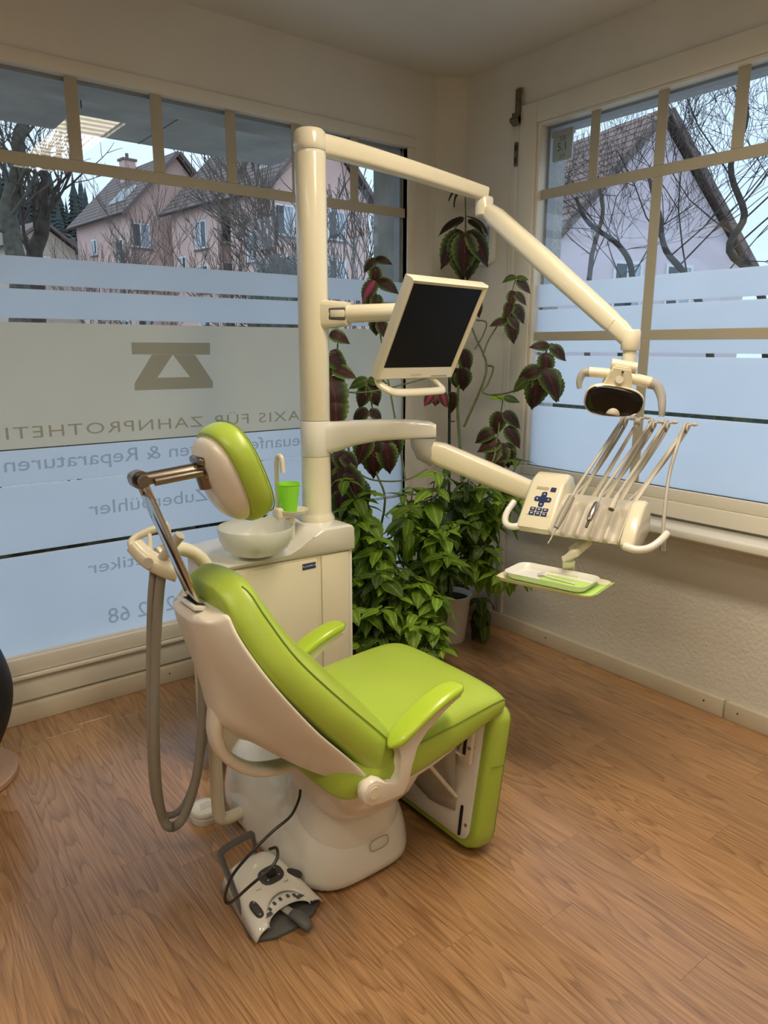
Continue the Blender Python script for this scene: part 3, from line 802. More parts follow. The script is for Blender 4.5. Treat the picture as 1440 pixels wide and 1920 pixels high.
for y, v in ((-.188, .27), (-.150, .27), (-.192, .82), (-.170, .235)):
    b = bm_(); cyl(b, leg_pt(-.013, y, v), leg_pt(-.034 if v < .5 else -.016, y, v), .0055, seg=12); obj('screw', b, 'steel', lp)
# hinge arms and the loose milky cover behind the plate
for (p0, p1, r) in ((leg_pt(-.02, -.14, .66), XYZ(-1.60, -.10, .39), .012), (leg_pt(-.02, .14, .66), XYZ(-1.60, .10, .39), .012), (leg_pt(-.018, -.165, .36), leg_pt(-.10, -.02, .22), .010)):
    b = bm_(); tube(b, [p0, p1], r, 8, ell=(1.2, .6)); obj('link_arm', b, 'warm_white', chair)
b = bm_(); g = [[leg_pt(-.018 - .10 * (1 - v) * max(0, math.sin(math.pi * (u + .2) * .6)), -.145 + .30 * u, .16 + .66 * v * (1 - .22 * abs(u - .35))) for u in [k / 8 for k in range(9)]] for v in [k / 8 for k in range(9)]]
loft(b, g, cap=False, closed=False); obj('dust_cover', b, 'bagfilm', chair, angle=30, solid=.001)

# pedestal
b = bm_(); rings = []
def sq(a, p): return math.copysign(abs(a) ** p, a)
for z_, cx_, cy_, hx, hy in ((0, -1.735, -1.275, .198, .330), (.012, -1.735, -1.275, .203, .335), (.06, -1.735, -1.275, .203, .335), (.12, -1.735, -1.272, .196, .325), (.17, -1.735, -1.262, .182, .305), (.21, -1.735, -1.25, .158, .275), (.24, -1.735, -1.235, .12, .225), (.252, -1.735, -1.22, .07, .15)):
    rings.append([Vector((cx_ + hx * sq(math.cos(a), .52), cy_ + hy * sq(math.sin(a), .52), z_)) for a in [2 * math.pi * k / 48 for k in range(48)]])
loft(b, rings); ped = obj('pedestal', b, 'white', chair, angle=80, sub=1)
b = bm_(); rings = []
for z_, hx, hy in ((.10, .165, .150), (.18, .160, .150), (.25, .140, .135), (.31, .12, .12)):
    rings.append([Vector((-1.735 + hx * sq(math.cos(a), .7), CY + .06 + hy * sq(math.sin(a), .7), z_)) for a in [2 * math.pi * k / 32 for k in range(32)]])
loft(b, rings); obj('pedestal_neck', b, 'white', chair, angle=80)
def on_front(px, z):   # outline of the little oval cover on the pedestal front
    return Vector((px, -1.6065 + .12 * max(0, z - .06) ** 1.3, z))
b = bm_(); pts = [on_front(-1.708 + .033 * sq(math.cos(a), .6), .105 + .018 * sq(math.sin(a), .6)) for a in [2 * math.pi * k / 24 for k in range(24)]]
tube(b, pts + [pts[0]], .0014, 6); obj('oval_cover_rim', b, 'grey', ped)

# ================================================================== DENTAL UNIT: cabinet, bowl, column
unit = thing('dental_unit', 'cream cabinet with spittoon bowl and tall round column beside the chair', 'dental unit', (0, 0, 0))
CX, CYc = -1.400, -.815
b = bm_(); prism(b, [(-1.835, -.925), (-1.80, -.945), (-1.338, -.945), (-1.338, -.60), (-1.80, -.60), (-1.85, -.66), (-1.855, -.88)], 'z', .08, .775, .004); cab = obj('cabinet_body', b, 'cream', unit)
b = bm_(); add_box(b, (-1.80, -.935, 0), (-1.36, -.62, .08)); obj('plinth', b, 'dgrey', unit)
for x0, x1, z0, z1, nm in ((-1.812, -1.490, .10, .768, 'door'), (-1.470, -1.352, .10, .772, 'side_panel')):
    b = bm_(); add_box(b, (x0, -.953, z0), (x1, -.9445, z1), .003); dr = obj(nm, b, 'cream', unit)
    if nm == 'door':
        b = bm_(); add_box(b, (-1.552, -.9545, .735), (-1.497, -.9525, .757), .0006, 1); bdg = obj('badge', b, 'navy', dr)
        letters('badge_lettering', 'PLANMECA', .0105, 'whiteink', bdg, basis((1, 0, 0), (0, 0, 1), (0, -1, 0), (-1.5245, -.9549, .7435)))
b = bm_(); add_box(b, (-1.3495, -.949, .09), (-1.336, -.62, .775), .002); obj('corner_strip', b, 'white', unit)
b = bm_(); add_box(b, (-1.838, -.9485, .690), (-1.8155, -.944, .772), .002); obj('corner_panel', b, 'cream', unit)
# moulded top
b = bm_()
poly = [(-1.872, .782), (-1.862, .775), (-1.335, .775), (-1.328, .782), (-1.330, .855), (-1.338, .868), (-1.352, .873), (-1.455, .873), (-1.480, .867), (-1.505, .850), (-1.530, .826), (-1.560, .809), (-1.60, .802), (-1.70, .800), (-1.855, .800), (-1.868, .795)]
prism(b, poly, 'y', -.962, -.59, .010, 3)
for v in b.verts:
    # round the left end in plan
    if v.co.x < -1.80:
        k = (-1.80 - v.co.x) / .072
        mid = -.776; s_ = 1 - .30 * k * k
        v.co.y = mid + (v.co.y - mid) * s_
obj('moulded_top', b, 'white', unit, angle=40)
# bowl
BW = (-1.703, -.905, 0)
b = bm_(); lathe(b, [(.034, .800), (.040, .806), (.058, .812)], BW, 40); obj('bowl_foot', b, 'cream', unit)
b = bm_(); prof = [(.0, .812), (.05, .811), (.085, .820), (.108, .838), (.122, .866), (.129, .908), (.127, .910), (.118, .870), (.104, .843), (.082, .826), (.05, .818), (.001, .818)]
lathe(b, prof[1:-1], BW, 48); obj('spittoon_bowl', b, 'bowl', unit, angle=60)
b = bm_(); lathe(b, [(.018, .8185), (.018, .822), (.010, .823)], BW, 20); obj('drain', b, 'steel', unit)
# cup holder, post and water spout
b = bm_(); tube(b, [(-1.530, -.835, .80), (-1.530, -.835, .925)], [.026, .023], 16, ell=(1, .7)); add_box(b, (-1.590, -.862, .905), (-1.535, -.815, .945), .008, 3); obj('cup_post', b, 'cream', unit)
b = bm_(); lathe(b, [(.020, .918), (.045, .922), (.054, .934), (.050, .934), (.042, .927), (.02, .926)], (-1.522, -.852, 0), 32); obj('cup_dish', b, 'cream', unit)
b = bm_(); tube(b, catmull([(-1.566, -.815, .93), (-1.566, -.815, 1.05), (-1.566, -.817, 1.105), (-1.564, -.828, 1.126), (-1.561, -.845, 1.120), (-1.560, -.850, 1.07)], 6), [.0075, .0095], 12); obj('water_spout', b, 'cream', unit)
cup = thing('drinking_cup', 'translucent lime green plastic cup beside the bowl', 'cup', (-1.541, -.852, .9275))
b = bm_(); prof = [(.006, .0), (.028, 0)] + [(.028 + .012 * k / 8 + (.0006 if k % 2 else 0), .002 + .098 * k / 8) for k in range(9)] + [(.0415, .1005), (.0405, .103), (.0385, .1), (.0268, .004), (.006, .003)]
lathe(b, prof, (0, 0, 0), 32); obj('cup_wall', b, 'cup', cup, angle=40)
b = bm_(); pts = [(.041 * math.cos(2 * math.pi * k / 32), .041 * math.sin(2 * math.pi * k / 32), .1015) for k in range(33)]; tube(b, pts, .0018, 6); obj('rim', b, 'cup', cup)
# column
b = bm_(); lathe(b, [(.066, .870), (.066, .880), (.058, .893), (.0545, .905), (.0535, 1.112)], (CX, CYc, 0), 40); obj('column_foot', b, 'cream', unit, angle=40)
b = bm_(); lathe(b, [(.0530, 1.2425), (.0535, 1.244), (.0535, 2.128), (.0530, 2.130)], (CX, CYc, 0), 40); obj('column', b, 'cream', unit, angle=40)
b = bm_(); lathe(b, [(.0505, 2.130), (.0505, 2.140)], (CX, CYc, 0), 40); obj('column_ring', b, 'white', unit, angle=40)
# suction arm rising from the pedestal
b = bm_(); tube(b, catmull([(-1.900, -1.175, .065), (-1.955, -1.180, .065), (-1.996, -1.184, .072), (-2.012, -1.186, .105), (-2.014, -1.187, .25), (-2.010, -1.187, .55), (-2.000, -1.187, .80), (-2.003, -1.187, .872), (-2.022, -1.188, .915), (-2.055, -1.190, .945), (-2.10, -1.193, .962), (-2.15, -1.198, .955)], 8), .0195, 18); obj('suction_arm', b, 'cream', unit, angle=60)
b = bm_(); tube(b, [(-1.932, -1.178, .065), (-1.922, -1.177, .065)], .0235, 20); obj('arm_collar', b, 'brass', unit)
b = bm_(); tube(b, catmull([at(252, 1022, 1.94), at(275, 1045, 1.935), at(305, 1062, 1.935), at(335, 1072, 1.945)], 5), [.024, .030], 16, ell=(1, .85), power=.75); hold = obj('suction_holder', b, 'cream', unit, angle=60)
b = bm_(); tube(b, catmull([at(252, 1030, 1.94), at(246, 1018, 1.945), at(258, 1006, 1.955), at(290, 992, 1.96), at(316, 984, 1.965)], 6), .0105, 12); tube(b, [at(280, 1000, 1.955), at(282, 1032, 1.945)], .006, 10); obj('holder_handle', b, 'cream', hold)
b = bm_(); cyl(b, at(283, 1052, 1.935), at(278, 1056, 1.905), .014); obj('holder_knob', b, 'beige', hold)
b = bm_(); tube(b, [at(302, 1050, 1.93), at(338, 1003, 1.90)], [.013, .014], 14); tube(b, [at(318, 1050, 1.95), at(312, 985, 1.965)], [.011, .011], 12); obj('suction_tip', b, 'beige', hold)
b = bm_(); P_ = catmull([at(303, 1070, 1.95), at(297, 1130, 1.965), at(291, 1240, 1.985), at(290, 1380, 2.02), at(295, 1480, 2.07), at(306, 1535, 2.11), at(322, 1551, 2.13), at(343, 1533, 2.135), at(364, 1475, 2.13), at(376, 1400, 2.12), at(380, 1300, 2.11), at(374, 1215, 2.10), at(367, 1160, 2.10), at(385, 1120, 2.22), at(425, 1110, 2.37)], 36)
tube(b, P_, .0130, 10, rib=.10); obj('suction_hose', b, 'hose', unit, angle=60)
b = bm_(); P_ = catmull([at(288, 1066, 1.955), at(283, 1130, 1.97), at(281, 1240, 1.99), at(282, 1380, 2.03), at(288, 1480, 2.08), at(302, 1522, 2.12), at(325, 1527, 2.15), at(349, 1503, 2.16), at(371, 1440, 2.15), at(385, 1370, 2.14), at(388, 1290, 2.13), at(382, 1215, 2.12), at(378, 1160, 2.12), at(390, 1125, 2.24), at(425, 1118, 2.37)], 30)
tube(b, P_, .0095, 10, rib=.08); obj('saliva_hose', b, 'hose', unit, angle=60)

# ================================================================== OPERATING LAMP on its two arms
lampT = thing('operating_lamp', 'cream dental operating lamp on a long jointed arm from the column top', 'dental lamp', (0, 0, 0))
topc = Vector((CX, CYc, 2.172)); upj = at(908, 388, 2.78); ljt = at(1176, 630, 2.42)
def sbar(bm, pts, dims, seg=20, pw=.55):
    """bar along a path; dims = (half width, half height) at each point; vertical up"""
    rings = []
    n = len(pts)
    for i, p in enumerate(pts):
        t_ = (pts[min(i + 1, n - 1)] - pts[max(i - 1, 0)]).normalized()
        a, c = frame_of(t_)
        hw, hh = dims[i]
        rings.append([p + a * (hw * math.copysign(abs(math.cos(q)) ** pw, math.cos(q))) + c * (hh * math.copysign(abs(math.sin(q)) ** pw, math.sin(q))) for q in [2 * math.pi * k / seg for k in range(seg)]])
    loft(bm, rings)
b = bm_(); lathe(b, [(.0520, 2.140), (.0545, 2.142), (.0555, 2.160), (.0535, 2.196), (.046, 2.206), (.03, 2.210)], (CX, CYc, 0), 36)
d_ = upj - topc
pts = []; dims = []
for k in range(13):
    u = k / 12
    p = topc + Vector((d_.x * u, d_.y * u, 0)); p.z = 2.168 + (upj.z + .045 - 2.168) * (u ** 1.25)
    pts.append(p); dims.append((.034 - .006 * u, .036 - .010 * u))
sbar(b, pts, dims); obj('upper_arm', b, 'cream', lampT, angle=50)
b = bm_(); lathe(b, [(.030, -.034), (.034, -.030), (.034, .028), (.030, .034)], upj, 24); obj('elbow', b, 'cream', lampT, angle=40)
b = bm_(); dd = (ljt - upj).normalized(); s0 = upj + dd * .025; s1 = ljt - dd * .06
sbar(b, [s0, s0 + dd * .05, s0 + (s1 - s0) * .5, s1 - dd * .03, s1], [(.024, .028), (.031, .036), (.033, .038), (.031, .034), (.029, .030)], pw=.7); obj('spring_arm', b, 'cream', lampT, angle=50)
b = bm_(); sbar(b, [s0 + dd * .14 + Vector((0, 0, .036)), s1 - dd * .04 + Vector((0, 0, .034))], [(.012, .006), (.012, .006)]); obj('arm_cap', b, 'white', lampT)
piv = at(1183, 634, 2.42)
b = bm_(); sbar(b, [s1 - dd * .03, s1 + dd * .02, piv + Vector((0, 0, .004)) - Vector((dd.x, dd.y, 0)) * .02, piv], [(.026, .030), (.028, .033), (.030, .030), (.026, .026)], pw=.75)
lathe(b, [(.028, -.040), (.031, -.036), (.031, .022), (.026, .028)], piv, 24); obj('wrist', b, 'cream', lampT, angle=45)
low = piv + Vector((-.004, 0, -.118))
b = bm_(); tube(b, [piv + Vector((0, 0, -.03)), low], [.0225, .0235], 20); obj('stem', b, 'cream', lampT)
# head, aimed back towards the head of the chair and down
HX = Vector((.62, -.76, -.16)).normalized()          # to the right in the picture
HF = Vector((-.80, -.50, -.20)); HF = (HF - HX * HF.dot(HX)).normalized()
HU = HX.cross(HF); HU = HU if HU.z > 0 else -HU
hc_ = at(1151, 752, 2.40)
H = lambda x_, f, u: hc_ + HX * x_ + HF * f + HU * u
def lens_out(k):
    pts = []
    for i in range(40):
        a = 2 * math.pi * i / 40
        x_ = .092 * k * sq(math.cos(a), .72); u = .050 * k * sq(math.sin(a), .72)
        u *= (1 - .22 * (x_ / .092)) if u < 0 else (1 + .0 * x_)
        pts.append((x_, u))
    return pts
b = bm_(); loft(b, [[H(x_, f, u) for x_, u in lens_out(k)] for f, k in ((.004, 1.0), (-.008, 1.04), (-.030, .98), (-.055, .80), (-.070, .50))]); obj('head_shell', b, 'cream', lampT, angle=60)
b = bm_(); loft(b, [[H(x_, f, u) for x_, u in lens_out(k)] for f, k in ((.002, .985), (.008, .97), (.012, .90), (.015, .6), (.016, .2))]); obj('lens', b, 'lens', lampT, angle=60)
b = bm_(); o1 = [H(x_, .007, u) for x_, u in lens_out(.985)]; tube(b, o1 + [o1[0]], .0022, 8); obj('lens_rim', b, 'chrome', lampT)
b = bm_(); pts = [H(.022 * math.cos(a) + .006, .0155, -.043 + .024 * math.sin(a)) for a in [math.pi * k / 14 for k in range(15)]]
b.faces.new([b.verts.new(p) for p in pts]); obj('lens_spot', b, 'beige', lampT, solid=.002)
b = bm_(); rings = [[H(x_ * w, f, u) for x_, f in ((-1, -.004), (1, -.004), (1, -.052), (-1, -.052))] for w, u in ((.050, .040), (.044, .062), (.034, .096), (.028, .112))]
loft(b, rings); bmesh.ops.bevel(b, geom=b.edges[:], offset=.005, segments=2, affect='EDGES'); yk = obj('head_yoke', b, 'cream', lampT, angle=40)
b = bm_(); cyl(b, H(.0, -.004, .072), H(0, .0005, .074), .013, seg=20); obj('head_button', b, 'beige', yk)
b = bm_(); cyl(b, H(.004, -.006, .098), H(.004, .0, .099), .0035, seg=10); obj('sensor', b, 'slot', yk)
b = bm_(); cyl(b, H(-.036, -.035, .112), H(.046, -.035, .112), .017); obj('tilt_axle', b, 'cream', lampT)
b = bm_(); cyl(b, H(-.100, -.030, .074), H(-.03, -.030, .080), .0165); cyl(b, H(.03, -.030, .078), H(.100, -.030, .072), .019); obj('handle_shaft', b, 'cream', lampT)
b = bm_(); tube(b, catmull([H(.098, -.030, .072), H(.122, -.026, .066), H(.142, -.010, .040), H(.152, .010, .006), H(.156, .018, -.018)], 5), [.0195, .009], 14); obj('hand_grip', b, 'grey', lampT)
b = bm_(); tube(b, catmull([H(-.098, -.030, .074), H(-.116, -.030, .066), H(-.122, -.024, .040), H(-.116, -.018, .016)], 5), [.017, .008], 14); obj('hand_grip', b, 'grey', lampT)

# ================================================================== MONITOR on its bracket
mu = Vector((.993, .119, -.006)).normalized(); md_ = Vector((-.016, .45, -.893)); md_ = (md_ - mu * md_.dot(mu)).normalized()
mn = mu.cross(-md_).normalized(); mn = mn if mn.y < 0 else -mn       # towards the viewer
mc = (Vector((-1.342, -1.287, 1.691)) + Vector((-1.011, -1.118, 1.432))) / 2
MR = Matrix((mu, -md_, mn)).transposed()
mon = thing('monitor', 'cream flat monitor with dark screen tilted down on a column bracket', 'monitor', mc, MR)
SW, SH = .338 / 2, .288 / 2
b = bm_()
o_, i_ = (SW + .019, SH + .017, -(SH + .040)), (SW, SH, -SH)
ou = [(-o_[0], o_[1]), (o_[0], o_[1]), (o_[0], o_[2]), (-o_[0], o_[2])]; inn = [(-SW, SH), (SW, SH), (SW, -SH), (-SW, -SH)]
loft(b, [[Vector((x_ * 1.0, y_, -.026)) for x_, y_ in ou], [Vector((x_, y_, .004)) for x_, y_ in ou], [Vector((x_ - math.copysign(.006, x_), y_ - math.copysign(.006, y_), .009)) for x_, y_ in ou], [Vector((x_, y_, .002)) for x_, y_ in inn], [Vector((x_, y_, -.01)) for x_, y_ in inn]])
mcase = obj('casing', b, 'cream', mon, angle=25)
b = bm_(); add_box(b, (-SW + .001, -SH + .001, -.012), (SW - .001, SH - .001, .0), .0005, 1); obj('screen', b, 'screen', mon)
b = bm_(); add_box(b, (-.13, -.12, -.055), (.13, .11, -.024), .015, 3); obj('rear_housing', b, 'cream', mon)
letters('monitor_lettering', 'PLANMECA', .011, 'muntin', mcase, Matrix.Translation((-.01, -SH - .026, .0095)))
b = bm_(); add_box(b, (.07, -SH - .030, .008), (.15, -SH - .026, .0096), .0005, 1); obj('button_strip', b, 'muntin', mcase)
b = bm_(); tube(b, catmull([(-.165, -SH - .030, -.02), (-.160, -SH - .058, .000), (-.135, -SH - .066, .035), (-.09, -SH - .068, .045), (.08, -SH - .068, .045), (.120, -SH - .066, .038), (.118, -SH - .058, .010), (.085, -SH - .040, -.015)], 6), .0112, 12, ell=(1.3, .8)); obj('grab_handle', b, 'cream', mon, angle=60)
MI = mon.matrix_world.inverted() if False else (Matrix.Translation(mc) @ MR.to_4x4()).inverted()
colp = Vector((CX, CYc, 1.612)); back = mc - mn * .06 + Vector((0, 0, .03))
dirh = Vector((back.x - colp.x, back.y - colp.y, 0)).normalized()
b = bm_(); sbar(b, [colp + dirh * .035, colp + dirh * .10, colp + dirh * .135], [(.034, .050), (.030, .044), (.028, .040)], pw=.4)
for v in b.verts: v.co = MI @ v.co
obj('column_bracket', b, 'cream', mon, angle=40)
b = bm_(); sd = Vector((dirh.y, -dirh.x, 0)); sd = sd if sd.y < 0 or sd.x < 0 else -sd
sd = sd if (CAM_POS - colp).dot(sd) > 0 else -sd
q0 = colp + dirh * .104 + sd * .029
mbk = basis(dirh, (0, 0, 1), sd, q0); add_box(b, (-.034, -.021, -.004), (.030, .021, .0025), .004, 2, mbk)
for v in b.verts: v.co = MI @ v.co
obj('bracket_recess', b, 'dgrey', mon)
b = bm_(); add_box(b, (-.026, -.012, -.002), (.028, .013, .005), .004, 2, mbk)
for v in b.verts: v.co = MI @ v.co
obj('bracket_lever', b, 'cream', mon)
b = bm_(); tube(b, [colp + dirh * .125, back], [.031, .029], 20)
for v in b.verts: v.co = MI @ v.co
obj('swing_tube', b, 'cream', mon)

# ================================================================== INSTRUMENT CONSOLE on the lower arm
ex = Vector((.30, -.954, 0)).normalized(); ey = Vector((.954, .30, 0)).normalized(); ez = Vector((0, 0, 1))
CO = Vector((-.885, -1.585, .890))
CR = Matrix((ex, ey, ez)).transposed()
con = thing('instrument_console', 'cream instrument console with blue keypad hanging on the lower swing arm', 'instrument console', CO, CR)
CI = (Matrix.Translation(CO) @ CR.to_4x4()).inverted()
W_ = lambda p: CI @ Vector(p)
el = Vector((-1.085, -1.050, 1.208))
b = bm_(); lathe(b, [(.0540, 1.113), (.0550, 1.115), (.0550, 1.239), (.0540, 1.241)], (CX, CYc, 0), 40)
a0 = Vector((CX, CYc, 0)); hd = Vector((el.x - CX, el.y - CYc, 0)); L_ = hd.length; hd.normalize()
zt = [(.03, 1.117, 1.236), (.08, 1.128, 1.238), (.14, 1.150, 1.242), (.22, 1.166, 1.245), (.30, 1.172, 1.246), (L_ - .03, 1.174, 1.244), (L_ + .025, 1.176, 1.238), (L_ + .045, 1.180, 1.228)]
rings = []
for (d0, zl, zu) in zt:
    hw = .040 if d0 < L_ else .030
    c_ = a0 + hd * d0; sdv = Vector((-hd.y, hd.x, 0))
    rings.append([c_ + sdv * (hw * sq(math.cos(q), .55)) + Vector((0, 0, (zl + zu) / 2 + (zu - zl) / 2 * sq(math.sin(q), .55))) for q in [2 * math.pi * k / 24 for k in range(24)]])
loft(b, rings)
for v in b.verts: v.co = W_(v.co)
obj('swing_arm', b, 'white', con, angle=45)
aend = CO + ex * -.185 + ey * .165 + ez * .085
ast = el + Vector((.02, -.02, -.075)); ad_ = (aend - ast).normalized()
b = bm_(); tube(b, [el + Vector((0, 0, -.032)), el + Vector((0, 0, -.050)), el + Vector((.008, -.010, -.085)), el + Vector((.030, -.034, -.115))], [.047, .046, .042, .026], 24)
for v in b.verts: v.co = W_(v.co)
obj('elbow_joint', b, 'grey', con, angle=60)
b = bm_(); sbar(b, [ast, ast + ad_ * .04, ast + (aend - ast) * .5, aend], [(.034, .034), (.040, .043), (.040, .042), (.036, .036)], pw=.5)
for v in b.verts: v.co = W_(v.co)
obj('balance_arm', b, 'cream', con, angle=45)
# body
def slab(x0, x1, prof, bev, mat, name, ang=40):
    q = bm_(); prism(q, prof, 'x', x0, x1, bev, 3); return obj(name, q, mat, con, angle=ang)
slab(-.205, -.078, [(.012, -.016), (.0, .004), (.006, .016), (.118, .142), (.140, .162), (.170, .172), (.205, .160), (.230, .120), (.235, .05), (.195, -.002), (.10, -.026)], .012, 'cream', 'control_pod')
slab(.158, .205, [(.004, -.022), (-.006, -.006), (.0, .010), (.095, .108), (.125, .118), (.160, .105), (.185, .05), (.18, .0), (.10, -.032)], .010, 'cream', 'end_cap')
slab(-.080, .160, [(.03, -.020), (.03, .004), (.10, .070), (.185, .085), (.20, .03), (.10, -.030)], .004, 'white', 'console_core')
b = bm_(); rings = []
nx, nv = 60, 14
vp = [(.004, -.012), (-.004, .000), (.002, .012), (.03, .036), (.06, .062), (.09, .086), (.115, .101), (.15, .106), (.185, .100)]
vpp = catmull([Vector((0, *p)) for p in vp], 3)
for j, p in enumerate(vpp):
    u = j / (len(vpp) - 1); row = []
    for i in range(nx + 1):
        xx = -.079 + .238 * i / nx
        ph = (xx + .079) / .238 * 5
        g = max(0, math.cos((ph - math.floor(ph) - .5) * math.pi / .84)) ** .6
        k = .019 * g * max(0, min(1, (.66 - u) / .12)) * max(0, min(1, (u - .02) / .1))
        row.append(Vector((xx, p.y + k * .75, p.z - k * .65)))
    rings.append(row)
loft(b, rings, cap=False, closed=False); obj('instrument_rest', b, 'beige', con, angle=60, solid=.003)
# keypad on the pod's sloping face
fs = Vector((0, .119, .132)).normalized(); fn = Vector((0, -.132, .119)).normalized()
def pad(x_, s, n=0): return Vector((x_, .006, .016)) + fs * s + fn * (n + .0006)
def keyplate(name, cx, cs, w, h, mat, n, r=.002, parent=con):
    q = bm_(); mm = basis((1, 0, 0), fs, fn, pad(cx, cs, n)); prism(q, rrect(w, h, r, 3), 'z', -.0006, .0009, mat=None)
    for v in q.verts: v.co = mm @ v.co
    return obj(name, q, mat, parent)
kp = keyplate('keypad_panel', -.138, .094, .088, .118, 'cream', .0006, .006)
keyplate('readout', -.152, .145, .044, .011, 'muntin', .0022, .001, kp); keyplate('logo_key', -.112, .143, .020, .018, 'navy', .0022, .003, kp)
for cx, cs in ((-.138, .100),): 
    keyplate('arrow_key', cx, cs, .020, .062, 'navy', .0022, .007, kp); keyplate('arrow_key', cx, cs, .062, .020, 'navy', .0024, .007, kp)
def tri(cx, cs, rot):
    q = bm_(); pts = [pad(cx + .0055 * math.cos(a + rot), cs + .0055 * math.sin(a + rot), .0036) for a in (0, 2.094, 4.189)]
    q.faces.new([q.verts.new(p) for p in pts]); obj('arrow', q, 'lightkey', kp, solid=.0006)
for r_ in range(4): tri(-.138 + .021 * math.cos(r_ * math.pi / 2), .100 + .021 * math.sin(r_ * math.pi / 2), r_ * math.pi / 2)
for r_ in range(2):
    for c_ in range(3):
        ky = keyplate('key', -.161 + .023 * c_, .058 - .017 * r_, .020, .014, 'navy', .0022, .002, kp)
        keyplate('key_symbol', -.161 + .023 * c_, .058 - .017 * r_, .009, .006, 'lightkey', .0036, .002, kp)
# grab handles
b = bm_(); tube(b, catmull([(-.190, .02, .002), (-.215, .005, -.004), (-.240, .005, .000), (-.256, .022, .014), (-.260, .05, .038), (-.252, .085, .068)], 6), [.0125, .0115], 14); obj('grab_handle', b, 'white', con, angle=60)
b = bm_(); tube(b, catmull([(.175, .0, -.012), (.215, -.004, -.016), (.250, .006, -.008), (.274, .03, .012), (.290, .062, .036)], 6), [.0135, .0115], 14); obj('grab_handle', b, 'white', con, angle=60)
# five whip arms with their return tubing
wtop = [at(1168, 792, 2.54), at(1196, 790, 2.55), at(1221, 798, 2.55), at(1247, 799, 2.55), at(1284, 803, 2.55)]
wx_ = [-.055, -.010, .035, .085, .130]
for k in range(5):
    T = W_(wtop[k]); Bp = Vector((wx_[k] + .01, .165, .085))
    dv = (T - Bp).normalized()
    b = bm_(); tube(b, [Bp, Bp + (T - Bp) * .5, T - dv * .015], [.0095, .0085, .0065], 12, ell=(1.15, .55)); wa = obj('whip_arm', b, 'beige', con)
    b = bm_(); a_ = Vector((1, .15, 0)).normalized()
    cyl(b, T - a_ * .010, T - a_ * .006, .016, seg=20); cyl(b, T - a_ * .006, T + a_ * .006, .012, seg=20); cyl(b, T + a_ * .006, T + a_ * .010, .016, seg=20); obj('pulley', b, 'beige', wa)
    b = bm_(); cyl(b, T + a_ * .010 + Vector((0, 0, .010)), T + a_ * .022 + Vector((0, 0, .014)), .004); ball(b, T + a_ * .030 + Vector((0, 0, .015)), (.012, .008, .007), 12); obj('stop_knob', b, 'beige', wa)
# tray bracket under the console
b = bm_(); tray_c = Vector((-.955, -1.575, .735)); tx = Vector((.243, -.970, 0)).normalized(); ty = Vector((.970, .243, 0)).normalized()
tb_ = W_(tray_c + ty * .115 + ez * .012 - tx * .0)
sbar(b, [Vector((.030, .085, -.030)), Vector((.020, .060, -.042)), Vector((.000, .022, -.066)), Vector((-.012, .014, -.090)), Vector((tb_.x, tb_.y + .005, tb_.z))], [(.022, .012), (.022, .013), (.023, .015), (.022, .016), (.022, .014)], pw=.45)
obj('tray_bracket', b, 'cream', con, angle=45)
b = bm_(); cyl(b, (.030, .075, -.055), (.030, .075, -.022), .012); cyl(b, (.05, .07, -.035), (.07, .065, -.037), .004, seg=10); obj('bracket_pivot', b, 'steel', con)

def instrument(name, label, wpts, hoser, build, k, cat='handpiece'):
    """an instrument lying in its groove; its tubing runs over a whip arm and back to the console"""
    root = thing(name, label, cat, (0, 0, 0), group=None)
    build(root)
    T = wtop[k]; over = T + Vector((0, 0, .015))
    ret = CO + ex * (wx_[k] - .015) + ey * .175 + ez * .085
    b = bm_(); tube(b, catmull([Vector(p) for p in wpts] + [over - Vector((.012, .004, .006)), over, over + Vector((.018, -.002, -.016)), T + (ret - T) * .35 + Vector((.02, -.01, 0)), T + (ret - T) * .7 + Vector((.02, -.008, 0)), ret], 7), hoser, 10)
    obj('tubing', b, 'hose_l', root, angle=60)
    return root
c_ = lambda x_, y_, z_: CO + ex * x_ + ey * y_ + ez * z_
def scaler(root):
    p = [at(1031, 1016, 2.34), at(1036, 1002, 2.34), at(1042, 990, 2.335), at(1072, 932, 2.40)]
    b = bm_(); tube(b, [p[2], p[2] + (p[3] - p[2]) * .35, p[3]], [.0085, .0115, .0105], 14); obj('body', b, 'hose', root)
    b = bm_(); tube(b, [p[2], p[1]], [.0065, .0035], 12); tube(b, catmull([p[1], p[1] + (p[0] - p[1]) * .5, at(1027, 1019, 2.34)], 3), [.0022, .0012], 8); obj('tip', b, 'tray', root)
instrument('scaler_handpiece', 'slim taupe scaler handpiece in the console groove beside the keypad', [at(1072, 932, 2.40), at(1088, 905, 2.43), at(1125, 850, 2.49)], .0055, scaler, 0)
def motor(root):
    p = [at(1099, 989, 2.33), at(1104, 976, 2.34), at(1107, 970, 2.34), at(1120, 943, 2.37)]
    b = bm_(); tube(b, [p[1], p[2], p[2] + (p[3] - p[2]) * .5, p[3] - (p[3] - p[2]) * .1, p[3]], [.009, .0115, .0120, .0105, .008], 18); obj('body', b, 'steel', root)
    b = bm_(); tube(b, [p[1], p[0]], [.0050, .0045], 12); obj('coupling_pin', b, 'dark', root)
instrument('micromotor_handpiece', 'short chrome micromotor lying in the console groove', [at(1120, 943, 2.37), at(1131, 920, 2.41), at(1165, 872, 2.48)], .0058, motor, 2)
def coupling(root):
    p = [at(1146, 955, 2.35), at(1150, 945, 2.36), at(1158, 928, 2.38)]
    b = bm_(); tube(b, [p[0], p[1], p[2]], [.0105, .0100, .0075], 16); obj('body', b, 'beige', root)
    b = bm_(); cyl(b, p[0], p[0] + (p[0] - p[1]) * .08, .0088); obj('socket', b, 'brass', root)
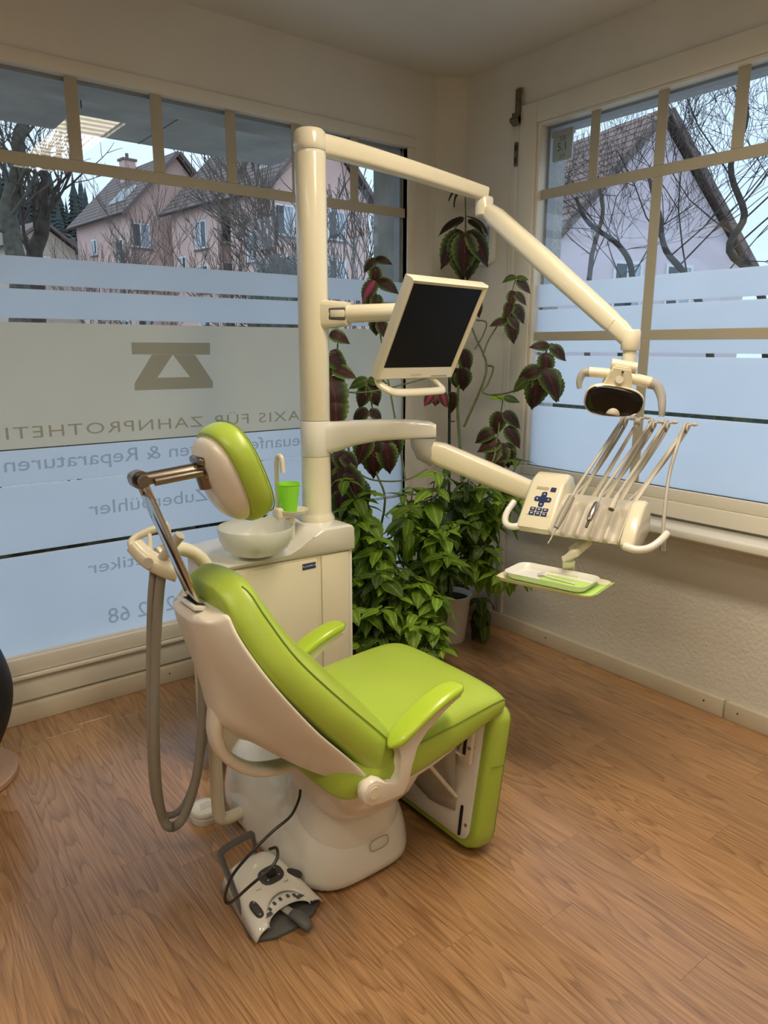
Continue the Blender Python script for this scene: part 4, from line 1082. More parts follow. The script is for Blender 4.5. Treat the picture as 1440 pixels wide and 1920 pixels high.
instrument('hose_coupling', 'beige empty hose coupling lying in the console groove', [at(1158, 928, 2.38), at(1172, 907, 2.42), at(1200, 865, 2.48)], .0056, coupling, 3)
def syringe(root):
    b = bm_(); tube(b, [at(1243, 1004, 2.45), at(1243, 1033, 2.45)], [.0095, .0095], 16); obj('connector', b, 'steel', root)
instrument('hanging_syringe_hose', 'grey syringe hose hanging down past the console end with steel connector', [at(1243, 1006, 2.45), at(1246, 960, 2.46), at(1255, 890, 2.49), at(1272, 830, 2.53)], .0062, syringe, 4, 'hose')

# ================================================================== TRAY and what lies on it
TR = Matrix((tx, ty, ez)).transposed()
tray = thing('instrument_tray', 'cream instrument tray hanging below the console', 'tray', tray_c, TR)
b = bm_(); loft(b, [[Vector((x_, y_, z_)) for x_, y_ in rrect(w, h, r)] for w, h, r, z_ in ((.345, .200, .03, .010), (.335, .190, .028, .0), (.30, .155, .02, -.006), (.30, .155, .02, -.003), (.330, .185, .026, .004), (.340, .196, .029, .0125))], cap=False); tr_o = obj('tray_body', b, 'cream', tray, angle=50)
b = bm_(); prism(b, rrect(.305, .16, .02), 'z', -.0062, -.0025); obj('tray_floor', b, 'cream', tray)
b = bm_(); add_box(b, (-.05, .075, -.006), (.055, .125, .014), .005, 2); obj('tray_mount', b, 'cream', tray)
lin = thing('tray_liner', 'lime green paper liner under the white dish on the tray', 'paper', tray_c + ez * .0, TR)
b = bm_(); g = [[Vector((-.150 + .330 * u, -.088 + .165 * v, -.0020 + .018 * max(0, (u - .90) / .1) ** 1.5 + .002 * max(0, abs(v - .5) - .42) / .08)) for u in [k / 20 for k in range(21)]] for v in [k / 10 for k in range(11)]]
loft(b, g, cap=False, closed=False); obj('sheet', b, 'paper', lin, angle=60, solid=.0006)
dish = thing('instrument_dish', 'white rectangular plastic dish lying on the green paper liner', 'dish', tray_c + ez * .001 + tx * (-.012) + ty * .008, TR)
b = bm_(); loft(b, [[Vector((x_, y_, z_)) for x_, y_ in rrect(w, h, r)] for w, h, r, z_ in ((.265, .125, .030, .0), (.275, .136, .032, .004), (.288, .150, .034, .022), (.296, .157, .036, .0235), (.285, .147, .034, .0215), (.271, .133, .030, .004), (.262, .123, .028, .0025))]); obj('dish_body', b, 'tray', dish, angle=50)
din = thing('dish_liner', 'small lime green paper sheet inside the white dish', 'paper', tray_c + ez * .0042 + tx * .035 + ty * .008, TR)
b = bm_(); add_box(b, (-.085, -.050, -.0003), (.085, .050, .0003)); obj('sheet', b, 'paper', din)
dm = thing('mouth_mirror', 'dental mouth mirror with white handle lying in the dish', 'dental mirror', tray_c + ez * .0085 + tx * (-.055) + ty * .022, TR @ Matrix.Rotation(math.radians(-8), 3, 'Z'))
b = bm_(); lathe(b, [(.011, 0), (.0135, .001), (.0135, .004), (.012, .005)], (0, 0, .004), 24, Matrix.Rotation(math.radians(-20), 3, 'Y')); obj('mirror_head', b, 'tray', dm)
b = bm_(); lathe(b, [(.0005, .0045), (.0118, .0052)], (0, 0, .004), 24, Matrix.Rotation(math.radians(-20), 3, 'Y')); obj('mirror_glass', b, 'mirrorm', dm)
b = bm_(); tube(b, [(.012, 0, .002), (.03, 0, 0), (.13, 0, 0)], [.0018, .0030, .0026], 10); obj('handle', b, 'tray', dm)

# ================================================================== FOOT CONTROL
FR = math.radians(4)
foot = thing('foot_control', 'white dental foot control with dark pedal and wire loop on the floor', 'foot pedal', (-2.010, -1.600, 0), FR)
b = bm_(); poly = [(-.108, .02), (-.100, -.005), (-.06, -.028), (0, -.036), (.06, -.028), (.104, .0), (.112, .025), (.098, .06), (.078, .215), (.06, .235), (-.06, .235), (-.078, .215), (-.100, .06)]
prism(b, poly, 'z', 0, .012, .004); obj('base_plate', b, 'dgrey', foot)
def foot_z(x_, y_):
    v = max(0, min(1, y_ / .228))
    return .040 + .046 * math.sin(min(1, v * 1.2) * math.pi * .58) - .030 * max(0, (v - .78) / .22) ** 2
b = bm_(); rings = []
for v in [k / 14 for k in range(15)]:
    row = []
    for k in range(33):
        u = -1 + 2 * k / 32
        x0 = .101 * u
        y0 = .060 * math.sqrt(max(0, 1 - (x0 / .066) ** 2)) - .012
        y_ = y0 + (.228 - y0) * v
        hw = .101 - .030 * max(0, y_) / .228
        x_ = hw * u; e_ = max(0, 1 - abs(u) ** 9) ** .5
        back_ = max(0, 1 - max(0, (v - .86) / .14) ** 2) ** .5
        z_ = .010 + (foot_z(x_, y_) - .010 - .010 * u * u) * e_ * (.15 + .85 * back_)
        row.append(Vector((x_ * (1 + .05 * (1 - e_)), y_, z_)))
    rings.append(row)
loft(b, rings, cap=False, closed=False)
obj('pedal_housing', b, 'white', foot, angle=50, solid=.005)
b = bm_(); pts = [Vector((.068 * math.cos(a), -.006 + .060 * math.sin(a), .036 + .018 * math.sin(a))) for a in [math.pi * k / 20 for k in range(21)]] + [Vector((.064 * math.cos(a), -.012 + .030 * math.sin(a), .028 + .010 * math.sin(a))) for a in [math.pi - math.pi * k / 20 for k in range(21)]]
n_ = 21; vv = [b.verts.new(p) for p in pts]
for k in range(n_ - 1): b.faces.new((vv[k], vv[k + 1], vv[2 * n_ - 2 - k], vv[2 * n_ - 1 - k]))
dial = obj('dial_plate', b, 'tray', foot, solid=.002)
for a in (.6, .9, 1.2, 1.57, 1.9, 2.25, 2.55):
    b = bm_(); p = Vector((.062 * math.cos(a), -.009 + .046 * math.sin(a), .034 + .0145 * math.sin(a)))
    w = .012 if a in (.6, 2.55) else .004
    add_box(b, p + Vector((-w, -.006, -.001)), p + Vector((w, .006, .002)), .0008, 1); obj('dial_mark', b, 'dgrey', dial)
b = bm_(); tube(b, [(-.0, .05, .026), (.010, .0, .024), (.012, -.02, .024)], [.012, .012], 12, ell=(1, .5)); obj('pedal_stem', b, 'grey', foot)
b = bm_(); tube(b, catmull([(.010, -.005, .026), (.013, -.03, .030), (.018, -.06, .022), (.019, -.07, .012)], 4), [.013, .015, .016, .016, .016, .016, .0155, .015, .014, .013, .012, .010, .007], 14, ell=(1.15, .7)); obj('pedal', b, 'dgrey', foot, angle=60)
def oval(name, cx, cy, cz, rx, ry, rot, tilt, mat, h=.005, parent=foot):
    q = bm_(); mm = Matrix.Translation((cx, cy, cz)) @ Matrix.Rotation(tilt, 4, 'X') @ Matrix.Rotation(rot, 4, 'Z')
    lo_ = []
    for k_, zz in ((1, -.004), (1, h * .6), (.9, h), (.5, h * 1.05)):
        lo_.append([mm @ Vector((rx * k_ * sq(math.cos(a), .75), ry * k_ * sq(math.sin(a), .75), zz)) for a in [2 * math.pi * i / 28 for i in range(28)]])
    loft(q, lo_); return obj(name, q, mat, parent)
oval('joystick_pad', .012, .100, .0775, .036, .028, 0, math.radians(12), 'dark')
oval('joystick', .012, .100, .0805, .014, .012, 0, math.radians(12), 'black', .010)
oval('rocker_button', -.072, .040, .0555, .011, .025, math.radians(8), math.radians(24), 'dark')
oval('rocker_button', .074, .078, .0640, .011, .023, math.radians(40), math.radians(18), 'dark')
def floor_tri(cx, cy, cz, rot, tilt):
    q = bm_(); mm = Matrix.Translation((cx, cy, cz)) @ Matrix.Rotation(tilt, 4, 'X')
    q.faces.new([q.verts.new(mm @ Vector((.004 * math.cos(a + rot), .004 * math.sin(a + rot), .0062))) for a in (0, 2.094, 4.189)]); obj('arrow', q, 'grey', foot, solid=.0006)
for r_ in range(4):
    a = math.pi / 4 + r_ * math.pi / 2; floor_tri(.012 + .025 * math.cos(a), .100 + .019 * math.sin(a), .0775 + .019 * math.sin(a) * .21, a, math.radians(12))
floor_tri(-.071, .056, .0625, math.pi / 2, math.radians(24)); floor_tri(-.073, .024, .0485, -math.pi / 2, math.radians(24))
for cx, cy, cz in ((-.032, .140, .0840), (.054, .136, .0835), (-.040, .078, .0735), (.036, .062, .070)):
    b = bm_(); tube(b, catmull([(cx - .007, cy, cz), (cx - .002, cy + .003, cz + .0005), (cx + .003, cy - .002, cz), (cx + .007, cy + .004, cz + .001)], 3), .0008, 5); obj('seat_symbol', b, 'grey', foot)
b = bm_(); tube(b, catmull([(-.084, .085, .012), (-.090, .10, .045), (-.088, .145, .085), (-.078, .200, .112), (-.062, .228, .120), (.020, .236, .121), (.040, .236, .115), (.043, .234, .09), (.045, .228, .045)], 6), .0066, 10, ell=(1.5, .7)); obj('carry_loop', b, 'dgrey', foot, angle=60)
# its cable
cab_ = thing('foot_control_cable', 'thin black cable running from the chair to the foot control', 'cable', (0, 0, 0))
b = bm_(); tube(b, catmull([at(563, 1482, 1.86), at(560, 1500, 1.82), at(545, 1530, 1.76), at(510, 1560, 1.71), at(470, 1600, 1.68), at(437, 1640, 1.675), at(423, 1675, 1.70), at(424, 1692, 1.71), at(436, 1690, 1.69), at(470, 1660, 1.63), at(505, 1630, 1.64), at(520, 1608, 1.665), at(518, 1590, 1.69), at(505, 1592, 1.70)], 8), .0036, 8); obj('cable', b, 'black', cab_, angle=60)

# ================================================================== SMALL THINGS ON THE FLOOR
pk = thing('smoke_detector', 'round white smoke detector lying on the floor behind the pedestal', 'smoke detector', (-2.000, -1.050, 0))
b = bm_(); lathe(b, [(.046, 0), (.048, .004), (.048, .022), (.0465, .0245)], seg=36); obj('base', b, 'tray', pk, angle=30)
b = bm_(); lathe(b, [(.0465, .0255), (.048, .028), (.047, .040), (.040, .047), (.02, .049)], seg=36); obj('cap', b, 'tray', pk, angle=50)
b = bm_(); lathe(b, [(.044, .0243), (.044, .0257)], seg=36); obj('gap_ring', b, 'dark', pk)
for k in range(5):
    b = bm_(); add_box(b, (-.022 + .002 * k, -.02 + .007 * k, .0485), (.020, -.0185 + .007 * k, .0495)); obj('vent_slit', b, 'grey', pk)
va = thing('floor_vase', 'big black ribbed vase at the left edge on a round wooden disc', 'vase', (-2.62, -.325, 0))
b = bm_(); lathe(b, [(.195, 0), (.205, .005), (.205, .022), (.198, .028)], seg=56); obj('wooden_disc', b, 'darkwood', va, angle=40)
b = bm_(); lathe(b, [(.13, .028), (.135, .034), (.135, .046), (.12, .05)], seg=48); obj('vase_foot', b, 'dark', va, angle=40)
b = bm_(); prof = []
for k in range(121):
    u = k / 120; z_ = .05 + .62 * u
    r = .118 + .098 * math.sin(min(1, u / .45) * math.pi / 2) if u < .45 else .216 - .13 * ((u - .45) / .55) ** 1.7
    prof.append((r + (.0025 if k % 2 else 0), z_))
lathe(b, prof, seg=56); obj('vase_body', b, 'vase', va, angle=80)

# ================================================================== PLANTS
def leaf_mesh(name, mat, droop, width=.62, tooth=.05, seed=0, fold=.16):
    r2 = random.Random(seed)
    me = bm_(); nL, nW = 17, 3
    lay = []
    for i in range(nL + 1):
        t_ = i / nL
        w = width * .5 * (math.sin(math.pi * min(1, t_ ** .72)) ** .8) if 0 < t_ < 1 else 0.004
        w = w * (1 + (tooth * 1.4 if i % 2 else -tooth)) if 0 < i < nL else .006
        # arched mid-rib
        ang = droop * t_
        y_ = math.sin(ang) / droop if droop > 1e-3 else t_
        z_ = -(1 - math.cos(ang)) / droop if droop > 1e-3 else 0
        row = []
        for j in range(-nW, nW + 1):
            u = j / nW
            row.append((Vector((w * u, y_ - (.05 * abs(u) if 0 < i < nL else 0), z_ + fold * w * (abs(u) - .8 * u * u * 1.3) + .012 * math.sin(6 * t_ + 3 * u + seed))), abs(u)))
        lay.append(row)
    vs_ = [[me.verts.new(p) for p, _ in row] for row in lay]
    ed = [e for row in lay for _, e in row]
    for a_, c2 in zip(vs_, vs_[1:]):
        for j in range(2 * nW): me.faces.new((a_[j], a_[j + 1], c2[j + 1], c2[j]))
    me.verts.index_update()
    m2 = bpy.data.meshes.new(name); me.to_mesh(m2); me.free()
    for p in m2.polygons: p.use_smooth = True
    at_ = m2.attributes.new('edge', 'FLOAT', 'POINT')
    at_.data.foreach_set('value', ed)
    m2.materials.append(M[mat]); return m2
LM = {k: [leaf_mesh('leaf', k, dr, wd, .05, i) for i, (dr, wd) in enumerate(sp)] for k, sp in
      {'leaf_dark': ((.5, .62), (1.0, .66), (1.5, .60)), 'leaf_pink': ((.6, .6), (1.0, .6)), 'leaf_green': ((.4, .52), (.9, .56), (1.5, .50)), 'leaf_mid': ((.5, .54), (1.0, .56), (1.5, .52))}.items()}

def put_leaf(root, pos, dirv, size, kind, up=Vector((0, 0, 1)), roll=0.0):
    y_ = Vector(dirv).normalized()
    z_ = up - y_ * up.dot(y_)
    if z_.length < .05: z_ = Vector((-.6, -.77, .2)); z_ = z_ - y_ * z_.dot(y_)
    z_.normalize(); x_ = y_.cross(z_)
    R_ = Matrix((x_, y_, z_)).transposed() @ Matrix.Rotation(roll, 3, 'Y')
    mm = Matrix.Translation(Vector(pos) - root.location) @ R_.to_4x4() @ Matrix.Scale(size, 4)
    return inst(rnd.choice(LM[kind]), 'leaf', root, mm)

def whorl(root, pos, size, kind, n=4, down=.3, axis=Vector((0, 0, 1)), phase=None, jitter=.25):
    ph = rnd.uniform(0, 6.28) if phase is None else phase
    for k in range(n):
        a = ph + 2 * math.pi * k / n + rnd.uniform(-jitter, jitter)
        dn = down + rnd.uniform(-.15, .15)
        d_ = Vector((math.cos(a) * math.cos(dn), math.sin(a) * math.cos(dn), -math.sin(dn)))
        put_leaf(root, Vector(pos) + d_ * .012, d_, size * rnd.uniform(.82, 1.12), kind, roll=rnd.uniform(-.3, .3))

def stem(root, pts, r0, r1, mat='stem', n=6):
    P_ = catmull([Vector(p) - root.location for p in pts], n)
    b = bm_(); tube(b, P_, [r0, r1], 7); return obj('stem', b, mat, root, angle=60)

def pot(root, r, h, mat='pot'):
    b = bm_(); lathe(b, [(r * .74, 0), (r * .76, .004), (r * .98, h * .97), (r * 1.04, h), (r * .98, h + .004), (r * .92, h - .012), (r * .90, h - .03)], seg=32); obj('pot', b, mat, root, angle=40)
    b = bm_(); lathe(b, [(.005, h - .022), (r * .90, h - .025), (r * .88, h - .03)], seg=24); obj('soil', b, 'soil', root)

# 1 tall staked maroon coleus in the corner
p1 = thing('tall_coleus', 'tall maroon coleus tied to a dark stake in the room corner', 'plant', (-.345, -.425, 0))
pot(p1, .108, .25)
stk0, stk1 = at(856, 985, 3.62), at(840, 700, 3.55)
b = bm_(); tube(b, [Vector((-.005, .01, .2)), Vector(at(843, 690, 3.62)) - p1.location], .0075, 8); obj('stake', b, 'stake', p1)
for py in (790, 880):
    b = bm_(); q = at(848, py, 3.6) - p1.location; tube(b, [q + Vector((.014 * math.cos(a), .014 * math.sin(a), 0)) for a in [2 * math.pi * k / 12 for k in range(13)]], .0016, 6); obj('tie', b, 'black', p1)
stem(p1, [(-.345, -.425, .24), at(866, 930, 3.62), at(858, 760, 3.6), at(868, 640, 3.6), at(872, 560, 3.6), at(872, 470, 3.6), at(873, 420, 3.6), at(872, 352, 3.6)], .009, .003)
D1 = 3.6
whorl(p1, at(872, 345, D1), .075, 'leaf_dark', 6, .0); whorl(p1, at(872, 350, D1), .11, 'leaf_dark', 2, .05, phase=-.9, jitter=.05)
whorl(p1, at(872, 352, D1), .11, 'leaf_dark', 1, .25, phase=2.3)
whorl(p1, at(872, 405, D1), .15, 'leaf_dark', 2, .20, phase=2.0, jitter=.1); whorl(p1, at(873, 412, D1), .14, 'leaf_dark', 2, .35, phase=2.6, jitter=.15)
for k, (dx, sz, kd) in enumerate(((-24, .21, 'leaf_dark'), (-8, .24, 'leaf_dark'), (8, .23, 'leaf_dark'), (20, .22, 'leaf_dark'), (-16, .20, 'leaf_dark'), (2, .24, 'leaf_dark'), (26, .20, 'leaf_dark'), (0, .20, 'leaf_dark'))):
    base = at(872 + dx * .3, 432 + (k % 3) * 6, D1 - .02 - .012 * k)
    put_leaf(p1, base, RIGHT * (dx / 36) - Vector((0, 0, 1)) - FWD * rnd.uniform(.05, .35), sz, kd, up=-FWD + Vector((0, 0, .2)) + RIGHT * (dx / 60))
for px, py, sz in ((890, 560, .10), (868, 655, .13), (858, 690, .12), (848, 735, .11), (866, 690, .14)):
    put_leaf(p1, at(px, py, 3.55), RIGHT * rnd.uniform(-.3, .4) - Vector((0, 0, 1)), sz, 'leaf_dark', up=-FWD)
for px, dx in ((792, -.5), (808, .3), (800, -.1)): put_leaf(p1, at(px + 20, 735, 3.4), RIGHT * dx - Vector((0, 0, .8)), .085, 'leaf_pink', up=-FWD)

# 2 coleus climbing in front of the shop window
p2 = thing('climbing_coleus', 'lanky maroon coleus in front of the shop window beside the column', 'plant', (-.80, -.20, 0))
pot(p2, .12, .22, 'clay')
stem(p2, [(-.80, -.20, .20), at(700, 1000, 3.2), at(660, 870, 3.05), at(640, 760, 3.05), at(632, 690, 3.05), at(634, 630, 3.05)], .007, .003)
stem(p2, [(-.80, -.20, .20), at(720, 960, 3.2), at(705, 880, 3.2), at(700, 780, 3.2), at(692, 735, 3.2), at(690, 715, 3.2)], .006, .002)
stem(p2, [at(760, 900, 3.3), at(740, 780, 3.3), at(715, 640, 3.3), at(706, 560, 3.3), at(704, 482, 3.3)], .005, .002)
stem(p2, [at(638, 735, 3.05), at(690, 735, 3.1), at(760, 720, 3.15), at(830, 700, 3.3)], .004, .003)
stem(p2, [at(660, 880, 3.05), at(700, 900, 3.1), at(760, 900, 3.2), at(800, 880, 3.3)], .004, .003)
for px, py, dx, dy, sz, kd in ((704, 485, -.9, .9, .085, 'leaf_dark'), (704, 484, .9, .25, .085, 'leaf_dark'), (704, 500, 0, 1, .105, 'leaf_dark'), (703, 526, -.75, 1, .125, 'leaf_pink'), (708, 524, 1, .55, .12, 'leaf_dark'), (703, 550, -.5, 1, .10, 'leaf_dark'), (706, 552, 0, 1, .10, 'leaf_dark'), (708, 575, .7, .8, .085, 'leaf_dark'), (700, 575, -.6, .8, .09, 'leaf_dark'), (705, 585, 0, 1, .12, 'leaf_dark'), (712, 600, .4, 1, .10, 'leaf_dark')):
    put_leaf(p2, at(px, py, 3.28), RIGHT * dx - UP * dy - FWD * .25, sz, kd, up=-FWD + UP * .5)
for px, py, dx, dy, sz, kd in ((618, 625, 1, .25, .10, 'leaf_dark'), (615, 665, .9, .6, .12, 'leaf_dark'), (625, 690, 1, .35, .11, 'leaf_dark'), (612, 668, -.2, 1, .14, 'leaf_dark'), (620, 705, .2, 1, .20, 'leaf_dark'), (628, 735, .05, 1, .18, 'leaf_dark'), (615, 740, -.3, 1, .18, 'leaf_dark'), (630, 845, .6, .8, .12, 'leaf_dark'), (640, 850, .7, .5, .12, 'leaf_dark'), (628, 850, .0, 1, .14, 'leaf_dark'), (645, 868, .15, 1, .17, 'leaf_dark'), (635, 880, -.1, 1, .18, 'leaf_dark'), (655, 880, .3, 1, .16, 'leaf_dark'), (640, 920, 0, 1, .15, 'leaf_dark'), (672, 900, .4, 1, .13, 'leaf_mid'), (668, 920, .1, 1, .14, 'leaf_mid'), (625, 655, .4, 1, .10, 'leaf_dark')):
    put_leaf(p2, at(px, py, 3.02), RIGHT * dx - UP * dy - FWD * .25, sz, kd, up=-FWD + UP * .4)
for px, py, dx, dy, sz, kd in ((690, 712, -1, .2, .10, 'leaf_mid'), (690, 712, 1, .1, .09, 'leaf_mid'), (690, 725, -.5, .9, .11, 'leaf_dark'), (691, 722, .6, .8, .12, 'leaf_dark'), (690, 718, .9, .5, .08, 'leaf_dark'), (690, 768, -1, .6, .10, 'leaf_dark'), (692, 770, 1, .4, .09, 'leaf_dark'), (690, 815, -.4, 1, .15, 'leaf_dark'), (700, 818, 0, 1, .20, 'leaf_dark'), (712, 812, .4, 1, .16, 'leaf_dark'), (730, 805, .3, 1, .17, 'leaf_dark'), (682, 818, -.5, 1, .12, 'leaf_dark'), (722, 830, .2, 1, .15, 'leaf_dark')):
    put_leaf(p2, at(px, py, 3.16), RIGHT * dx - UP * dy - FWD * .2, sz, kd, up=-FWD + UP * .4)

# 3 coleus by the right window
p3 = thing('window_coleus', 'maroon coleus with looping stems reaching over the right window sill', 'plant', (-.46, -.18, 0))
pot(p3, .11, .20, 'clay')
D3 = 3.3
stem(p3, [(-.46, -.18, .18), at(905, 900, D3), at(930, 830, D3), at(938, 780, D3), at(944, 745, D3)], .006, .003)
stem(p3, [at(870, 800, 3.4), at(905, 720, D3), at(912, 685, D3), at(905, 660, D3), at(895, 640, D3), at(885, 615, D3)], .006, .004)
stem(p3, [at(905, 668, D3), at(915, 640, D3), at(930, 615, D3), at(945, 590, D3), at(960, 545, D3), at(968, 520, D3)], .004, .002)
stem(p3, [at(893, 600, 3.3), at(912, 605, D3), at(905, 630, D3), at(890, 655, D3)], .004, .003)
stem(p3, [at(912, 685, D3), at(925, 690, D3), at(915, 720, D3), at(905, 735, D3), at(925, 740, D3), at(965, 732, 3.2), at(1000, 700, 3.15), at(1020, 670, 3.15), at(1028, 648, 3.15)], .005, .003)
for px, py, dx, dy, sz, kd in ((968, 520, -1, -.1, .075, 'leaf_mid'), (968, 520, .8, .1, .06, 'leaf_mid'), (970, 524, 1, .9, .09, 'leaf_dark'), (962, 545, -.2, 1, .085, 'leaf_dark'), (966, 548, .9, .9, .08, 'leaf_dark'), (958, 566, -.3, .8, .085, 'leaf_dark'), (962, 572, 1, 1.0, .105, 'leaf_dark'), (955, 580, -.1, 1, .095, 'leaf_dark'), (950, 600, -1, .25, .085, 'leaf_dark'), (956, 590, .6, 1, .09, 'leaf_dark'), (955, 602, .35, 1, .11, 'leaf_dark')):
    put_leaf(p3, at(px, py, D3 - .02), RIGHT * dx - UP * dy - FWD * .25, sz, kd, up=-FWD + UP * .5)
for px, py, dx, dy, sz, kd in ((1030, 648, -1, .0, .09, 'leaf_dark'), (1032, 650, .9, .5, .10, 'leaf_dark'), (1030, 645, .3, .2, .05, 'leaf_mid'), (1022, 662, .1, 1, .12, 'leaf_dark'), (1015, 692, -1, .25, .12, 'leaf_dark'), (1020, 690, .5, 1, .16, 'leaf_dark'), (1028, 695, 1, .9, .13, 'leaf_dark'), (1008, 705, -.1, 1, .17, 'leaf_dark'), (1012, 700, .2, 1, .15, 'leaf_dark'), (990, 710, -.9, .6, .09, 'leaf_mid'), (1035, 705, .5, 1, .14, 'leaf_dark')):
    put_leaf(p3, at(px, py, 3.12), RIGHT * dx - UP * dy - FWD * .25, sz, kd, up=-FWD + UP * .4)
for px, py, dx, dy, sz, kd in ((945, 745, -.7, -.1, .07, 'leaf_green'), (945, 745, .9, .2, .08, 'leaf_mid'), (938, 772, -.3, 1, .12, 'leaf_dark'), (945, 772, .9, .8, .11, 'leaf_dark'), (928, 808, -1, .2, .12, 'leaf_dark'), (950, 800, .7, 1, .12, 'leaf_dark'), (938, 828, -1, .2, .12, 'leaf_dark'), (940, 830, .0, 1, .13, 'leaf_dark'), (945, 832, .6, .9, .12, 'leaf_dark'), (932, 835, -.5, .9, .12, 'leaf_dark'), (950, 838, .3, 1, .12, 'leaf_dark'), (935, 845, 0, 1, .12, 'leaf_dark')):
    put_leaf(p3, at(px, py, D3), RIGHT * dx - UP * dy - FWD * .25, sz, kd, up=-FWD + UP * .5)

# 4-6 bushy green coleus round the pots, 7 the seedling on the floor
def bush(name, label, loc, pr, ph, pm_, mix, spec, nleaf):
    root = thing(name, label, 'plant', loc, group='green coleus at the corner')
    pot(root, pr, ph, pm_)
    for (px, py, D) in spec:
        tip = at(px, py, D); basep = Vector(loc) + Vector((rnd.uniform(-.05, .05), rnd.uniform(-.05, .05), ph - .02))
        mid = (basep + tip) / 2 + Vector((rnd.uniform(-.05, .05), rnd.uniform(-.05, .05), .10))
        stem(root, [basep, mid, tip], .005, .002, 'stem' if rnd.random() < .7 else 'woodstem')
        nd = catmull([basep, mid, tip], 8)
        kd = rnd.choice(mix)
        for j in range(nleaf):
            p = nd[-1 - int(j * 2.2)] if int(j * 2.2) < len(nd) else nd[0]
            sz = (.075, .105, .125, .125, .12, .11)[min(j, 5)]
            whorl(root, p, sz * 1.1, kd, 4 if j < 2 else 3, -.1 + .3 * j)
    return root
def spots(cols, d0, jx=16, jd=.14):
    out = []
    for px, ys in cols:
        for y_ in ys: out.append((px + rnd.uniform(-jx, jx), y_ + rnd.uniform(-12, 12), d0 + rnd.uniform(-jd, jd)))
    return out
S1 = spots([(650, (915, 960, 1010, 1060, 1110, 1155, 1190)), (690, (930, 985, 1040, 1090, 1140, 1185)), (728, (1000, 1050, 1100, 1145, 1180))], 3.08)
bush('green_coleus', 'dense light green coleus growing directly behind the dental cabinet', (-.95, -.42, 0), .11, .2, 'clay', ['leaf_green', 'leaf_mid', 'leaf_mid'], S1, 4)
S2 = spots([(748, (925, 965, 1120, 1165, 1195)), (785, (905, 950, 1000, 1050, 1100, 1150, 1190)), (822, (890, 935, 985, 1035, 1075, 1105)), (800, (1205,))], 3.12)
bush('green_coleus', 'bright green coleus bush in the middle spilling down behind the green seat', (-.66, -.50, 0), .12, .21, 'clay', ['leaf_green', 'leaf_green', 'leaf_mid'], S2, 4)
S3 = spots([(858, (885, 925, 970, 1015, 1050)), (895, (880, 925, 970, 1015, 1055)), (932, (890, 935, 980, 1025, 1075)), (965, (900, 945, 1080)), (985, (872,))], 3.28)
bush('green_coleus', 'yellowish green coleus spreading towards the wall under the right window', (-.17, -.24, 0), .10, .19, 'clay', ['leaf_green', 'leaf_green', 'leaf_mid'], S3, 4)
S4 = spots([(670, (1090, 1150, 1195)), (705, (1010, 1080, 1140, 1190)), (745, (1060, 1120, 1170, 1210)), (785, (1090, 1140, 1180, 1215)), (825, (1120, 1165, 1205)), (650, (905, 950))], 2.96, 14, .08)
bush('green_coleus', 'pale green coleus lowest in front of the others near the seat edge', (-.84, -.66, 0), .09, .15, 'clay', ['leaf_green', 'leaf_green', 'leaf_mid'], S4, 4)
sd_ = thing('coleus_seedling', 'small dark green coleus standing low on the floor by the baseboard', 'plant', (-.20, -.50, 0))
pot(sd_, .05, .08, 'clay')
stem(sd_, [(-.20, -.50, .07), (-.205, -.51, .16), (-.21, -.52, .22)], .004, .002)
for k in range(3): whorl(sd_, Vector((-.21, -.52, .22 - .055 * k)), .105 + .02 * k, 'leaf_mid', 4, .25 + .2 * k)

# ================================================================== OUTSIDE
b = bm_(); g = []
for i in range(25):
    y_ = .35 + i * 3.0 if i < 20 else 60 + (i - 20) * 20
    g.append([Vector((-60 + 8 * j, y_, -.12)) for j in range(22)])
loft(b, g, cap=False, closed=False); gr = struct('ground', b, 'ground', 'yard ground outside the windows, made pale to bounce daylight')
b = bm_(); loft(b, [[Vector((.40 + 5 * j, -40 + 5 * k, -.13)) for j in range(12)] for k in range(9)], cap=False, closed=False); struct('ground_side', b, 'ground', 'yard ground beyond the right window, made pale to bounce daylight')
# concrete canopy above the shop window
can = thing('concrete_canopy', 'grey cast concrete canopy slab over the shop window', 'canopy', (0, .30, 2.65))
b = bm_(); add_box(b, (-6.5, 0, .002), (-.29, .475, .28)); add_box(b, (-6.5, .485, 0), (-.29, 1.14, .28)); add_box(b, (-6.5, .475, .012), (-.29, .485, .28)); obj('slab', b, 'concrete', can)
for xx in (-1.15, -2.05, -2.95):
    b = bm_(); add_box(b, (xx - .003, .49, -.0025), (xx + .003, 1.139, .001)); obj('shutter_joint', b, 'dgrey', can)
for xx, yy in ((-.75, 1.12), (-1.65, .5), (-.42, 1.13)):
    b = bm_(); cyl(b, (xx, yy, -.05), (xx, yy, .01), .004, seg=8); obj('drip_wire', b, 'dgrey', can)

